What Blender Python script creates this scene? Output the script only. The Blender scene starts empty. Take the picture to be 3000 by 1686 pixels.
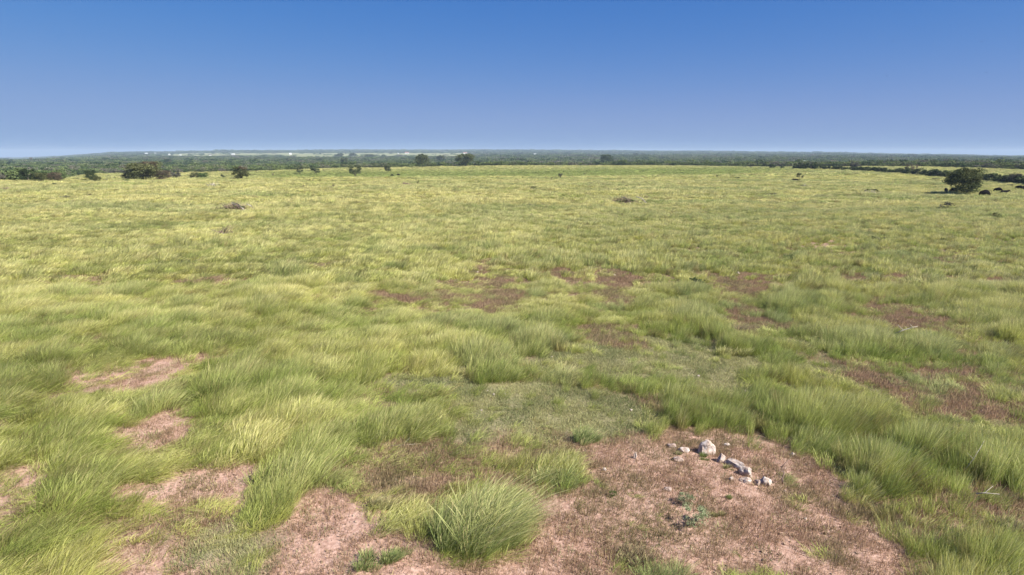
import bpy, math, random
import numpy as np
from mathutils import Vector, Matrix
R = math.radians
rng = np.random.default_rng(11)
random.seed(11)
scene = bpy.context.scene
C = scene.collection

# ------------------------------------------------------------------ camera, sky, sun, exposure
FPX, PITCH, CAMH = 1788.0, R(12.5), 10.0
cam = bpy.data.cameras.new('camera')
cam.sensor_width = 36.0
cam.lens = FPX / 3000 * 36.0
cam.clip_start = 0.5
cam.clip_end = 40000
cam_o = bpy.data.objects.new('camera', cam)
C.objects.link(cam_o)
cam_o.location = (0, 0, CAMH)
cam_o.rotation_euler = (R(90) - PITCH, 0, 0)
scene.camera = cam_o

SUN_EL, SUN_AZ = R(43), R(118)          # azimuth measured from +Y (view direction) clockwise towards +X
world = bpy.data.worlds.new('World')
scene.world = world
world.use_nodes = True
wt = world.node_tree
wt.nodes.clear()
wo = wt.nodes.new('ShaderNodeOutputWorld')
bg = wt.nodes.new('ShaderNodeBackground')
sky = wt.nodes.new('ShaderNodeTexSky')
sky.sky_type = 'NISHITA'
sky.sun_disc = False
sky.sun_elevation = SUN_EL
sky.sun_rotation = SUN_AZ
sky.altitude = 500
sky.air_density = 0.6
sky.dust_density = 0.1
sky.ozone_density = 8.0
# summer haze: the clear sky's colour saturates towards a pale periwinkle near the horizon
EXPO, SKY_STR = 1.05, 0.1
sep = wt.nodes.new('ShaderNodeSeparateColor'); comb = wt.nodes.new('ShaderNodeCombineColor')
sat_ = wt.nodes.new('ShaderNodeHueSaturation'); sat_.inputs['Saturation'].default_value = 1.20
wt.links.new(sky.outputs[0], sat_.inputs['Color']); wt.links.new(sat_.outputs[0], sep.inputs[0])
for ch, (mx_, k_) in enumerate(((0.25, 15.0), (0.395, 5.4), (0.66, 4.8))):
    a_ = wt.nodes.new('ShaderNodeMath'); a_.operation = 'MULTIPLY'; a_.inputs[1].default_value = -k_ / 9.9
    b_ = wt.nodes.new('ShaderNodeMath'); b_.operation = 'EXPONENT'
    c_ = wt.nodes.new('ShaderNodeMath'); c_.operation = 'SUBTRACT'; c_.inputs[0].default_value = 1.0
    d_ = wt.nodes.new('ShaderNodeMath'); d_.operation = 'MULTIPLY'; d_.inputs[1].default_value = mx_ / 2 ** EXPO / SKY_STR
    wt.links.new(sep.outputs[ch], a_.inputs[0]); wt.links.new(a_.outputs[0], b_.inputs[0]); wt.links.new(b_.outputs[0], c_.inputs[1])
    wt.links.new(c_.outputs[0], d_.inputs[0]); wt.links.new(d_.outputs[0], comb.inputs[ch])
wt.links.new(comb.outputs[0], bg.inputs['Color'])
bg.inputs['Strength'].default_value = SKY_STR
wt.links.new(bg.outputs[0], wo.inputs[0])

sd = bpy.data.lights.new('sun', 'SUN')
sd.energy = 5.0
sd.angle = R(0.53)
sd.color = (1.0, 0.94, 0.85)
so = bpy.data.objects.new('sun', sd)
C.objects.link(so)
sun_dir = Vector((math.sin(SUN_AZ) * math.cos(SUN_EL), math.cos(SUN_AZ) * math.cos(SUN_EL), math.sin(SUN_EL)))
so.rotation_euler = sun_dir.to_track_quat('Z', 'Y').to_euler()

vs = scene.view_settings
scene.display_settings.display_device = 'sRGB'
vs.view_transform = 'Standard'
vs.look = 'None'
vs.gamma = 1
vs.exposure = EXPO
vs.use_curve_mapping = False
scene.cycles.max_bounces = 6
scene.cycles.diffuse_bounces = 3
scene.cycles.transparent_max_bounces = 8
scene.cycles.volume_bounces = 1

# ------------------------------------------------------------------ noise and terrain
def _hash(ix, iy, seed):
    h = (ix.astype(np.int64) * 374761393 + iy.astype(np.int64) * 668265263 + seed * 1442695041) & 0xffffffff
    h = ((h ^ (h >> 13)) * 1274126177) & 0xffffffff
    h = h ^ (h >> 16)
    return (h & 0xffffff) / float(0xffffff)

def vnoise(x, y, seed=0):
    x = np.asarray(x, float); y = np.asarray(y, float)
    ix = np.floor(x); iy = np.floor(y)
    fx = x - ix; fy = y - iy
    fx = fx * fx * (3 - 2 * fx); fy = fy * fy * (3 - 2 * fy)
    a = _hash(ix, iy, seed); b = _hash(ix + 1, iy, seed)
    c = _hash(ix, iy + 1, seed); d = _hash(ix + 1, iy + 1, seed)
    return (a * (1 - fx) + b * fx) * (1 - fy) + (c * (1 - fx) + d * fx) * fy

def fbm(x, y, scale, octv=3, seed=0):
    s = 0; amp = 1; tot = 0
    for k in range(octv):
        s = s + amp * vnoise(x / scale + 17.3 * k, y / scale - 9.1 * k, seed + k)
        tot += amp; amp *= 0.5; scale *= 0.5
    return s / tot            # 0..1

def sstep(a, b, x):
    t = np.clip((x - a) / (b - a), 0, 1)
    return t * t * (3 - 2 * t)

XC = np.array([0, 400, 700, 1000, 1500, 2000, 2400, 2700, 3000], float)
YC = np.array([213, 222, 240, 253, 253, 253, 255, 255, 255], float)
YK = np.array([300, 400, 500, 600, 800, 1200, 2200, 3500, 5000, 7000, 12000], float)
ZK = np.array([
    [-3, -6, -7, -8, -10, -14, -21, -42, -56, -62, -100],
    [-3, -6, -6, -7, -9, -11, -12, -6, 3, -14, -40],
    [-3, -5, -5.4, -7, -10, -12, -10, -3, 17, 8, 0],
    [-3, -5, -5, -5, -11, -12, -10, 0, 13, 29, 10],
    [-2.5, -4.5, -3.8, -3, -11, -11, -9, -2, 11, 29, 10],
    [-1.5, -2.5, -2.5, -3, -9, -9, -8, -3, 5, 18, 5],
    [0, -.3, -2, -4, -8, -9, -8, -5, -1, -2, -20],
    [0, 0, -1, -3, -6, -8, -10, -12, -16, -22, -60],
    [0, 0, -2, -4, -7, -10, -14, -20, -29, -43, -100]], float)

def pxcol(x, y):
    return 1500 + 1831 * np.asarray(x, float) / np.maximum(y, 1.0)

def terrain(x, y):
    x = np.asarray(x, float); y = np.asarray(y, float)
    X = np.clip(pxcol(x, y), 0, 3000)
    z = np.zeros(X.shape)
    i = np.clip(np.searchsorted(XC, X, side='right') - 1, 0, len(XC) - 2)
    f = (X - XC[i]) / (XC[i + 1] - XC[i])
    f = f * f * (3 - 2 * f)
    yc = YC[i] * (1 - f) + YC[i + 1] * f
    # piecewise linear in y
    j = np.clip(np.searchsorted(YK, y, side='right') - 1, 0, len(YK) - 2)
    g = np.clip((y - YK[j]) / (YK[j + 1] - YK[j]), 0, 1)
    row = lambda ii: ZK[ii, j] * (1 - g) + ZK[ii, j + 1] * g
    zf = row(i) * (1 - f) + row(i + 1) * f
    z300 = ZK[i, 0] * (1 - f) + ZK[i + 1, 0] * f
    gg = np.clip((y - yc) / (300 - yc), 0, 1)
    z = np.where(y < yc, 0, np.where(y < 300, z300 * gg, zf))
    rr = np.hypot(x, y)
    near = (fbm(x, y, 14, 3, 5) - 0.5) * 0.55
    far = (fbm(x, y, 260, 3, 8) - 0.5) * 7 * sstep(650, 1600, rr)
    return z + near * (1 - sstep(300, 900, rr)) + far

_cp, _sp = math.cos(PITCH), math.sin(PITCH)
YS = np.geomspace(5, 12000, 3000)
def ground_at(px, py, ymin=5, ymax=12000):
    """where the sight line through a point of the photograph meets the ground"""
    u = (px - 1500) / FPX; t = (843 - py) / FPX
    dirv = np.array([u, _cp + t * _sp, -_sp + t * _cp])
    s = YS[(YS > ymin) & (YS < ymax)]
    x = dirv[0] / dirv[1] * s
    z = CAMH + dirv[2] / dirv[1] * s
    h = terrain(x, s)
    k = np.argmax(z <= h)
    if not (z <= h).any():
        k = len(s) - 1
    if k > 0 and (z <= h).any():
        a = z[k - 1] - h[k - 1]; b = h[k] - z[k]
        w = a / (a + b + 1e-9)
        yy = s[k - 1] * (1 - w) + s[k] * w
    else:
        yy = s[k]
    xx = dirv[0] / dirv[1] * yy
    return Vector((float(xx), float(yy), float(terrain(xx, yy))))

def mpp(p):
    """metres per pixel of the 3000 px photograph at point p"""
    return (p.y * _cp + (CAMH - p.z) * _sp) / FPX

# ------------------------------------------------------------------ clearings
D = 3000 / 2576
def gpoly(pts):
    return np.array([[*ground_at(a * D, b * D).xy] for a, b in pts])

SOIL = [gpoly(p) for p in [
    [(1330,1500),(1300,1400),(1345,1300),(1370,1250),(1460,1180),(1500,1120),(1590,1085),(1720,1075),(1870,1090),(1985,1110),(2080,1170),(2115,1200),(2120,1290),(2180,1345),(2265,1400),(2290,1500)],
    [(690,1500),(700,1370),(760,1270),(800,1230),(900,1240),(960,1290),(1010,1340),(1060,1400),(1180,1430),(1280,1400),(1340,1400),(1330,1500)],
    [(360,1230),(430,1200),(560,1190),(610,1205),(590,1245),(470,1260),(380,1280)],
    [(320,1090),(370,1065),(440,1055),(500,1085),(480,1110),(420,1115),(330,1105)],
    [(160,945),(300,925),(420,905),(530,895),(545,910),(480,930),(400,960),(330,975),(250,955)],
    [(-40,1215),(40,1195),(70,1215),(40,1245),(-40,1290)],
    [(250,1500),(290,1420),(350,1395),(440,1400),(450,1500)],
]]
SOIL_S = [0.88, 1.0, 1.0, 1.0, 0.85, 0.9, 0.9]
THATCH = [gpoly(p) for p in [
    [(880,1150),(1050,1120),(1250,1130),(1450,1120),(1470,1200),(1340,1260),(1340,1420),(1100,1410),(1060,1280),(900,1235),(800,1205)],
    [(915,745),(1000,730),(1180,735),(1220,700),(1170,665),(1240,655),(1290,700),(1350,745),(1300,790),(1230,780),(1150,765),(960,765)],
    [(1470,690),(1530,680),(1600,695),(1570,770),(1500,785),(1460,730)],
    [(1800,690),(1980,700),(1900,760),(1990,830),(1870,840),(1820,800),(1780,720)],
    [(2110,780),(2200,760),(2330,780),(2450,810),(2400,850),(2250,830),(2100,800)],
    [(1930,600),(2100,600),(2200,635),(2120,645),(2000,615)],
    [(2100,905),(2300,920),(2650,950),(2650,1060),(2380,1010),(2250,985),(2130,960)],
    [(430,715),(480,700),(590,705),(580,735),(530,735),(470,715)],
    [(375,765),(440,755),(540,745),(520,760),(390,780)],
    [(470,598),(660,585),(650,600),(480,606)],
    [(2470,1230),(2650,1250),(2650,1340),(2500,1300)],
    [(1080,533),(1170,529),(1180,540),(1090,543)],
    [(770,665),(830,655),(850,665),(780,675)],
    [(780,740),(850,735),(840,760),(800,755)],
    [(2130,690),(2300,690),(2290,705),(2150,705)],
    [(180,860),(250,850),(240,870),(190,875)],
    [(1480,1500),(1500,1410),(1640,1385),(1760,1400),(1800,1500)],
    [(2440,600),(2576,605),(2576,615),(2450,612)],
    [(840,1000),(960,985),(970,1010),(860,1030)],
]]
COVER = [gpoly(p) for p in [
    [(470,1330),(700,1340),(690,1500),(450,1500),(400,1400)],
    [(880,980),(1000,950),(1200,930),(1400,880),(1480,830),(1700,850),(1900,900),(2040,920),(2080,960),(1900,960),(1880,1010),(1700,1060),(1720,1080),(1500,1120),(1450,1120),(1250,1130),(1150,1115),(1080,1050),(950,1010)],
    [(1990,860),(2100,900),(2380,1005),(2500,1060),(2350,1010),(2150,985),(2040,930)],
]]
ISLE = [gpoly(p) for p in [
    [(1100,1270),(1180,1240),(1300,1240),(1330,1300),(1290,1395),(1160,1400),(1100,1340)],
    [(1350,1190),(1440,1170),(1470,1215),(1390,1235)],
    [(1640,1090),(1640,1050),(1690,1030),(1780,1040),(1790,1085),(1720,1095)],
    [(1380,960),(1480,930),(1540,960),(1560,985),(1400,980)],
    [(1520,990),(1600,950),(1740,960),(1740,990),(1620,1000)],
    [(1650,1020),(1720,985),(1860,1020),(1850,1070),(1700,1070)],
    [(1020,1010),(1100,990),(1150,1010),(1180,1060),(1060,1060)],
    [(880,1050),(1000,1040),(1020,1090),(900,1100)],
    [(1180,950),(1400,930),(1350,955),(1200,975)],
    [(1800,870),(1870,865),(1880,895),(1810,905)],
    [(1900,920),(1960,910),(1970,935),(1910,945)],
    [(1220,675),(1280,665),(1300,690),(1230,700)],
    [(1900,770),(2060,760),(2080,785),(1940,800)],
    [(1480,1500),(1560,1442),(1730,1442),(1760,1500)],
    [(1840,1500),(1850,1446),(1950,1450),(1980,1500)],
]]

def poly_sd(P, x, y):
    """signed distance, positive inside"""
    inside = np.zeros(x.shape, bool)
    dmin = np.full(x.shape, 1e9)
    n = len(P)
    for k in range(n):
        x0, y0 = P[k]; x1, y1 = P[(k + 1) % n]
        dx, dy = x1 - x0, y1 - y0
        t = np.clip(((x - x0) * dx + (y - y0) * dy) / (dx * dx + dy * dy + 1e-9), 0, 1)
        dmin = np.minimum(dmin, np.hypot(x - x0 - t * dx, y - y0 - t * dy))
        c = ((y0 > y) != (y1 > y)) & (x < (x1 - x0) * (y - y0) / (y1 - y0 + 1e-12) + x0)
        inside ^= c
    return np.where(inside, dmin, -dmin)

def group_mask(polys, x, y, soft=0.35, strength=None, grow=0.0):
    m = np.zeros(x.shape)
    r = np.hypot(x, y)
    w = soft * (1 + r / 40)
    for k, P in enumerate(polys):
        a = P.min(0) - 4; b = P.max(0) + 4
        s = (x > a[0]) & (x < b[0]) & (y > a[1]) & (y < b[1])
        if s.any():
            xs, ys, ws = x[s], y[s], w[s]
            nz = (fbm(xs, ys, 1.3 , 3, 31 + k) - 0.5) * 2.6
            v = sstep(-1, 1, (poly_sd(P, xs, ys) + grow * (0.3 + np.hypot(xs, ys) * .009)) / ws + nz)
            if strength: v = v * strength[k]
            m[s] = np.maximum(m[s], v)
    return m

def masks(x, y):
    x = np.asarray(x, float); y = np.asarray(y, float)
    soil = np.maximum(group_mask(SOIL[:2], x, y, 0.45, SOIL_S[:2]), group_mask(SOIL[2:], x, y, 0.55, SOIL_S[2:], 1.0))
    th = group_mask(THATCH, x, y, 0.7, [.85] + [.92] * (len(THATCH) - 1), .5)
    cov = group_mask(COVER, x, y, 0.6)
    isl = group_mask(ISLE, x, y, 0.3)
    r = np.hypot(x, y)
    # small scattered gaps of thatch between the tussocks, commoner on the right
    right = sstep(-0.1, 0.6, x / np.maximum(y, 1))
    n = fbm(x * .8, y, 3.8, 3, 77)
    th = np.maximum(th, sstep(0.69 - 0.07 * right, 0.76 - 0.07 * right, n) * 0.8 * (1 - sstep(60, 160, r)))
    soil = soil * (1 - isl); th = th * (1 - isl); cov = cov * (1 - isl)
    th = th * (1 - soil) * (1 - .45 * sstep(55, 100, r)) * (0.45 + 0.55 * sstep(.30, .46, fbm(x, y, 1.6, 3, 51))); cov = cov * (1 - np.maximum(soil, th))
    return soil, th, cov

# edge where the wood begins, in depth, per column of the view
EX = np.array([-2000, 0, 150, 190, 250, 500, 620, 700, 880, 1000, 1240, 1500, 2000, 2300, 2500, 2700, 3000, 3400, 6000], float)
EY = np.array([215, 226, 232, 400, 470, 470, 490, 500, 560, 590, 602, 612, 600, 520, 480, 440, 350, 320, 320], float)
def wood_edge(x, y):
    return np.interp(pxcol(x, y), EX, EY) + (fbm(x, y, 30, 2, 3) - 0.5) * 14

def far_field(x, y):
    """pale far pastures inside the wooded plain: 1 where open"""
    X = pxcol(x, y)
    wob = (fbm(x, y, 400, 2, 91) - 0.5)
    def box(x0, x1, y0, y1, w=0.15):
        return sstep(x0, x0 + 60, X + wob * 160) * (1 - sstep(x1 - 60, x1, X + wob * 160)) * sstep(y0, y0 * 1.05, y * (1 + w * wob)) * (1 - sstep(y1, y1 * 1.05, y * (1 + w * wob)))
    m = box(420, 960, 2500, 4000)
    m = np.maximum(m, box(840, 1430, 2150, 3900))
    m = np.maximum(m, box(1740, 2020, 2600, 3700))
    m = np.maximum(m, box(1380, 1520, 1900, 2300))
    m = np.maximum(m, box(2030, 2130, 3200, 3800))
    m = np.maximum(m, box(2240, 2340, 3600, 4200))
    return m

# ------------------------------------------------------------------ material helpers
def new_mat(name):
    m = bpy.data.materials.new(name)
    m.use_nodes = True
    nt = m.node_tree
    nt.nodes.clear()
    return m, nt, nt.nodes, nt.links

def nd(N, t, **kw):
    n = N.new(t)
    for k, v in kw.items():
        setattr(n, k, v)
    return n

def ramp(N, L, src, stops):
    r = N.new('ShaderNodeValToRGB')
    while len(r.color_ramp.elements) < len(stops):
        r.color_ramp.elements.new(0.5)
    for e, (p, c) in zip(r.color_ramp.elements, stops):
        e.position = p
        e.color = (*c, 1) if len(c) == 3 else c
    if src is not None:
        L.new(src, r.inputs[0])
    return r

def mixc(N, L, f, a, b, mode='MIX'):
    m = N.new('ShaderNodeMix')
    m.data_type = 'RGBA'
    m.blend_type = mode
    for s, v in ((m.inputs[0], f), (m.inputs[6], a), (m.inputs[7], b)):
        if isinstance(v, (int, float)):
            s.default_value = v
        elif isinstance(v, tuple):
            s.default_value = (*v, 1)
        else:
            L.new(v, s)
    return m.outputs[2]

def mth(N, L, op, a, b=None, clamp=False):
    m = N.new('ShaderNodeMath'); m.operation = op; m.use_clamp = clamp
    for s, v in ((m.inputs[0], a), (m.inputs[1], b)):
        if v is None: continue
        if isinstance(v, (int, float)): s.default_value = v
        else: L.new(v, s)
    return m.outputs[0]

def plain(name, col, rough=0.8, var=0.25, scale=3.0, bump=0.0, metallic=0.0):
    m, nt, N, L = new_mat(name)
    out = nd(N, 'ShaderNodeOutputMaterial'); b = nd(N, 'ShaderNodeBsdfPrincipled')
    tc = nd(N, 'ShaderNodeTexCoord'); nz = nd(N, 'ShaderNodeTexNoise')
    nz.inputs['Scale'].default_value = scale; nz.inputs['Detail'].default_value = 5
    L.new(tc.outputs['Object'], nz.inputs['Vector'])
    a = tuple(c * (1 - var) for c in col); d = tuple(min(1, c * (1 + var)) for c in col)
    r = ramp(N, L, nz.outputs['Fac'], [(0.3, a), (0.7, d)])
    L.new(r.outputs[0], b.inputs['Base Color'])
    b.inputs['Roughness'].default_value = rough
    b.inputs['Metallic'].default_value = metallic
    b.inputs['Specular IOR Level'].default_value = 0.25 if rough < .92 else 0.06
    if bump:
        bp = nd(N, 'ShaderNodeBump'); bp.inputs['Strength'].default_value = bump
        L.new(nz.outputs['Fac'], bp.inputs['Height']); L.new(bp.outputs[0], b.inputs['Normal'])
    L.new(b.outputs[0], out.inputs[0])
    return m

def leaf_mat(name, dark, light, trans=0.25, obj_var=0.15):
    """leaf colour picked per leaf from the mesh attribute v"""
    m, nt, N, L = new_mat(name)
    out = nd(N, 'ShaderNodeOutputMaterial')
    at = nd(N, 'ShaderNodeAttribute', attribute_name='v')
    sp = nd(N, 'ShaderNodeSeparateColor'); L.new(at.outputs['Color'], sp.inputs[0])
    c = mixc(N, L, sp.outputs[1], dark, light)
    oi = nd(N, 'ShaderNodeObjectInfo')
    hv = nd(N, 'ShaderNodeHueSaturation')
    L.new(c, hv.inputs['Color'])
    L.new(mth(N, L, 'ADD', mth(N, L, 'MULTIPLY', oi.outputs['Random'], 2 * obj_var), 1 - obj_var), hv.inputs['Value'])
    df = nd(N, 'ShaderNodeBsdfDiffuse'); tr = nd(N, 'ShaderNodeBsdfTranslucent')
    L.new(hv.outputs[0], df.inputs[0]); L.new(hv.outputs[0], tr.inputs[0])
    mx = nd(N, 'ShaderNodeMixShader'); mx.inputs[0].default_value = trans
    L.new(df.outputs[0], mx.inputs[1]); L.new(tr.outputs[0], mx.inputs[2])
    L.new(mx.outputs[0], out.inputs[0])
    return m

def grass_mat(name, tip, tipc_w=1.0, trans=0.38, instanced=True, base=(0.2, 0.2, 0.06), dry=0.5):
    m, nt, N, L = new_mat(name)
    out = nd(N, 'ShaderNodeOutputMaterial')
    at = nd(N, 'ShaderNodeAttribute', attribute_name='v')
    sp = nd(N, 'ShaderNodeSeparateColor'); L.new(at.outputs['Color'], sp.inputs[0])
    if instanced:
        ci = nd(N, 'ShaderNodeAttribute', attribute_name='col', attribute_type='INSTANCER')
        di = nd(N, 'ShaderNodeAttribute', attribute_name='dry', attribute_type='INSTANCER')
        bc, dr = ci.outputs['Color'], di.outputs['Fac']
    else:
        rgb = nd(N, 'ShaderNodeRGB'); rgb.outputs[0].default_value = (*base, 1)
        va = nd(N, 'ShaderNodeValue'); va.outputs[0].default_value = dry
        bc, dr = rgb.outputs[0], va.outputs[0]
    t2 = mth(N, L, 'POWER', sp.outputs[0], 1.6)
    f = mth(N, L, 'MULTIPLY', t2, dr, True)
    # blades that carry seed heads (blue channel) dry out first
    f = mth(N, L, 'MULTIPLY', f, mth(N, L, 'ADD', mth(N, L, 'MULTIPLY', sp.outputs[2], 0.8), 0.55), True)
    c = mixc(N, L, mth(N, L, 'MULTIPLY', f, tipc_w), bc, tip)
    # about one stem in five has died back to brown straw, and all are brown at the foot
    old = mth(N, L, 'MULTIPLY', mth(N, L, 'SUBTRACT', sp.outputs[1], 0.78, True), 3.2, True)
    foot = mth(N, L, 'SUBTRACT', 0.38, mth(N, L, 'MULTIPLY', sp.outputs[0], 1.6), True)
    c = mixc(N, L, mth(N, L, 'ADD', old, foot, True), c, (0.40, 0.31, 0.17))
    hv = nd(N, 'ShaderNodeHueSaturation'); L.new(c, hv.inputs['Color'])
    L.new(mth(N, L, 'ADD', mth(N, L, 'MULTIPLY', mth(N, L, 'PINGPONG', mth(N, L, 'MULTIPLY', sp.outputs[1], 5.0), 1.0), 0.75), 0.66), hv.inputs['Value'])
    df = nd(N, 'ShaderNodeBsdfDiffuse'); tr = nd(N, 'ShaderNodeBsdfTranslucent')
    L.new(hv.outputs[0], df.inputs[0]); L.new(hv.outputs[0], tr.inputs[0])
    mx = nd(N, 'ShaderNodeMixShader'); mx.inputs[0].default_value = trans
    L.new(df.outputs[0], mx.inputs[1]); L.new(tr.outputs[0], mx.inputs[2])
    L.new(mx.outputs[0], out.inputs[0])
    return m

# ground: one sheet, its cover read from vertex masks that were laid out on the ground
def ground_mat():
    m, nt, N, L = new_mat('ground_cover_material')
    out = nd(N, 'ShaderNodeOutputMaterial'); b = nd(N, 'ShaderNodeBsdfPrincipled')
    g = nd(N, 'ShaderNodeNewGeometry')
    a1 = nd(N, 'ShaderNodeAttribute', attribute_name='cover')
    s1 = nd(N, 'ShaderNodeSeparateColor'); L.new(a1.outputs['Color'], s1.inputs[0])
    a2 = nd(N, 'ShaderNodeAttribute', attribute_name='zone')
    s2 = nd(N, 'ShaderNodeSeparateColor'); L.new(a2.outputs['Color'], s2.inputs[0])
    def noise(scale, det=5, dist=0.0, sy=1.0):
        mp = nd(N, 'ShaderNodeMapping'); mp.inputs['Scale'].default_value = (1, sy, 1)
        n = nd(N, 'ShaderNodeTexNoise'); n.inputs['Scale'].default_value = scale; n.inputs['Detail'].default_value = det
        n.inputs['Distortion'].default_value = dist
        L.new(g.outputs['Position'], mp.inputs[0]); L.new(mp.outputs[0], n.inputs['Vector'])
        return n.outputs['Fac']
    n_fine, n_mid, n_big, n_huge = noise(9, 6), noise(1.6, 5), noise(0.12, 4), noise(0.02, 5)
    thatch = ramp(N, L, n_fine, [(0.25, (0.10, 0.066, 0.042)), (0.5, (0.17, 0.115, 0.075)), (0.75, (0.27, 0.20, 0.13))]).outputs[0]
    soil = ramp(N, L, n_fine, [(0.25, (0.23, 0.125, 0.09)), (0.5, (0.42, 0.26, 0.20)), (0.75, (0.60, 0.425, 0.345))]).outputs[0]
    soil = mixc(N, L, mth(N, L, 'MULTIPLY', n_mid, 0.5), soil, (0.36, 0.26, 0.19))
    redth = ramp(N, L, n_fine, [(0.25, (0.16, 0.11, 0.07)), (0.5, (0.29, 0.205, 0.135)), (0.75, (0.46, 0.34, 0.24))]).outputs[0]
    cover = ramp(N, L, n_mid, [(0.3, (0.19, 0.18, 0.09)), (0.7, (0.30, 0.26, 0.16))]).outputs[0]
    mead = ramp(N, L, n_big, [(0.3, (0.19, 0.22, 0.06)), (0.7, (0.31, 0.29, 0.10))]).outputs[0]
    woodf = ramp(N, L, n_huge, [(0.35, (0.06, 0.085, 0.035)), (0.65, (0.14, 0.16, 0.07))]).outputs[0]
    pale = ramp(N, L, n_huge, [(0.35, (0.17, 0.20, 0.08)), (0.65, (0.30, 0.29, 0.15))]).outputs[0]
    c = mixc(N, L, s1.outputs[2], thatch, cover)
    c = mixc(N, L, s1.outputs[1], c, redth)
    c = mixc(N, L, s1.outputs[0], c, soil)
    c = mixc(N, L, s2.outputs[0], c, mead)
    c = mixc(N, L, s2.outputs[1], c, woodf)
    c = mixc(N, L, s2.outputs[2], c, pale)
    L.new(c, b.inputs['Base Color'])
    b.inputs['Roughness'].default_value = 0.95
    b.inputs['Specular IOR Level'].default_value = 0.1
    bp = nd(N, 'ShaderNodeBump'); bp.inputs['Strength'].default_value = 0.7; bp.inputs['Distance'].default_value = 0.04
    L.new(n_fine, bp.inputs['Height']); L.new(bp.outputs[0], b.inputs['Normal'])
    L.new(b.outputs[0], out.inputs[0])
    return m

# ------------------------------------------------------------------ mesh helpers
def mesh_np(name, verts, faces, v=None, smooth=False):
    me = bpy.data.meshes.new(name)
    me.from_pydata([tuple(p) for p in verts] if not isinstance(verts, np.ndarray) else verts.tolist(), [], faces)
    if v is not None:
        a = me.color_attributes.new('v', 'FLOAT_COLOR', 'POINT')
        a.data.foreach_set('color', np.asarray(v, np.float32).ravel())
    if smooth:
        me.polygons.foreach_set('use_smooth', [True] * len(me.polygons))
    me.update()
    return me

def link(name, me, mat=None, parent=None):
    o = bpy.data.objects.new(name, me)
    if mat is not None and not me.materials: me.materials.append(mat)
    C.objects.link(o)
    if parent is not None: o.parent = parent
    return o

def tag(o, label=None, cat=None, group=None, kind=None):
    if label: o['label'] = label
    if cat: o['category'] = cat
    if group: o['group'] = group
    if kind: o['kind'] = kind
    return o

def thing(name, label, cat, loc, rz=0.0, group=None, scale=None):
    o = bpy.data.objects.new(name, None)
    o.empty_display_size = 0.3
    C.objects.link(o)
    o.location = loc; o.rotation_euler = (0, 0, rz)
    if scale is not None: o.scale = scale
    return tag(o, label, cat, group)

class MB:
    def __init__(s): s.v = []; s.f = []; s.c = []
    def tube(s, pts, radii, n=5, cap=True):
        base = len(s.v); m = len(pts)
        pts = [Vector(p) for p in pts]
        for i, p in enumerate(pts):
            d = (pts[min(i + 1, m - 1)] - pts[max(i - 1, 0)])
            if d.length < 1e-6: d = Vector((0, 0, 1))
            d.normalize()
            a = d.orthogonal().normalized(); b = d.cross(a)
            for k in range(n):
                t = 2 * math.pi * k / n
                s.v.append(tuple(p + (a * math.cos(t) + b * math.sin(t)) * radii[i]))
        for i in range(m - 1):
            for k in range(n):
                q = (k + 1) % n
                s.f.append((base + i * n + k, base + i * n + q, base + (i + 1) * n + q, base + (i + 1) * n + k))
        if cap:
            s.f.append(tuple(base + (m - 1) * n + k for k in range(n)))
            s.f.append(tuple(base + k for k in reversed(range(n))))
    def box(s, c, d, rz=0.0):
        base = len(s.v); cx, cy, cz = c; a, b, h = d[0] / 2, d[1] / 2, d[2] / 2
        co, si = math.cos(rz), math.sin(rz)
        for z in (-h, h):
            for x, y in ((-a, -b), (a, -b), (a, b), (-a, b)):
                s.v.append((cx + x * co - y * si, cy + x * si + y * co, cz + z))
        for f in ((0, 3, 2, 1), (4, 5, 6, 7), (0, 1, 5, 4), (1, 2, 6, 5), (2, 3, 7, 6), (3, 0, 4, 7)):
            s.f.append(tuple(base + k for k in f))
    def mesh(s, name, smooth=False):
        return mesh_np(name, s.v, s.f, None, smooth)
    def build(s, name, mat, parent=None, smooth=False):
        return link(name, s.mesh(name, smooth), mat, parent)

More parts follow.
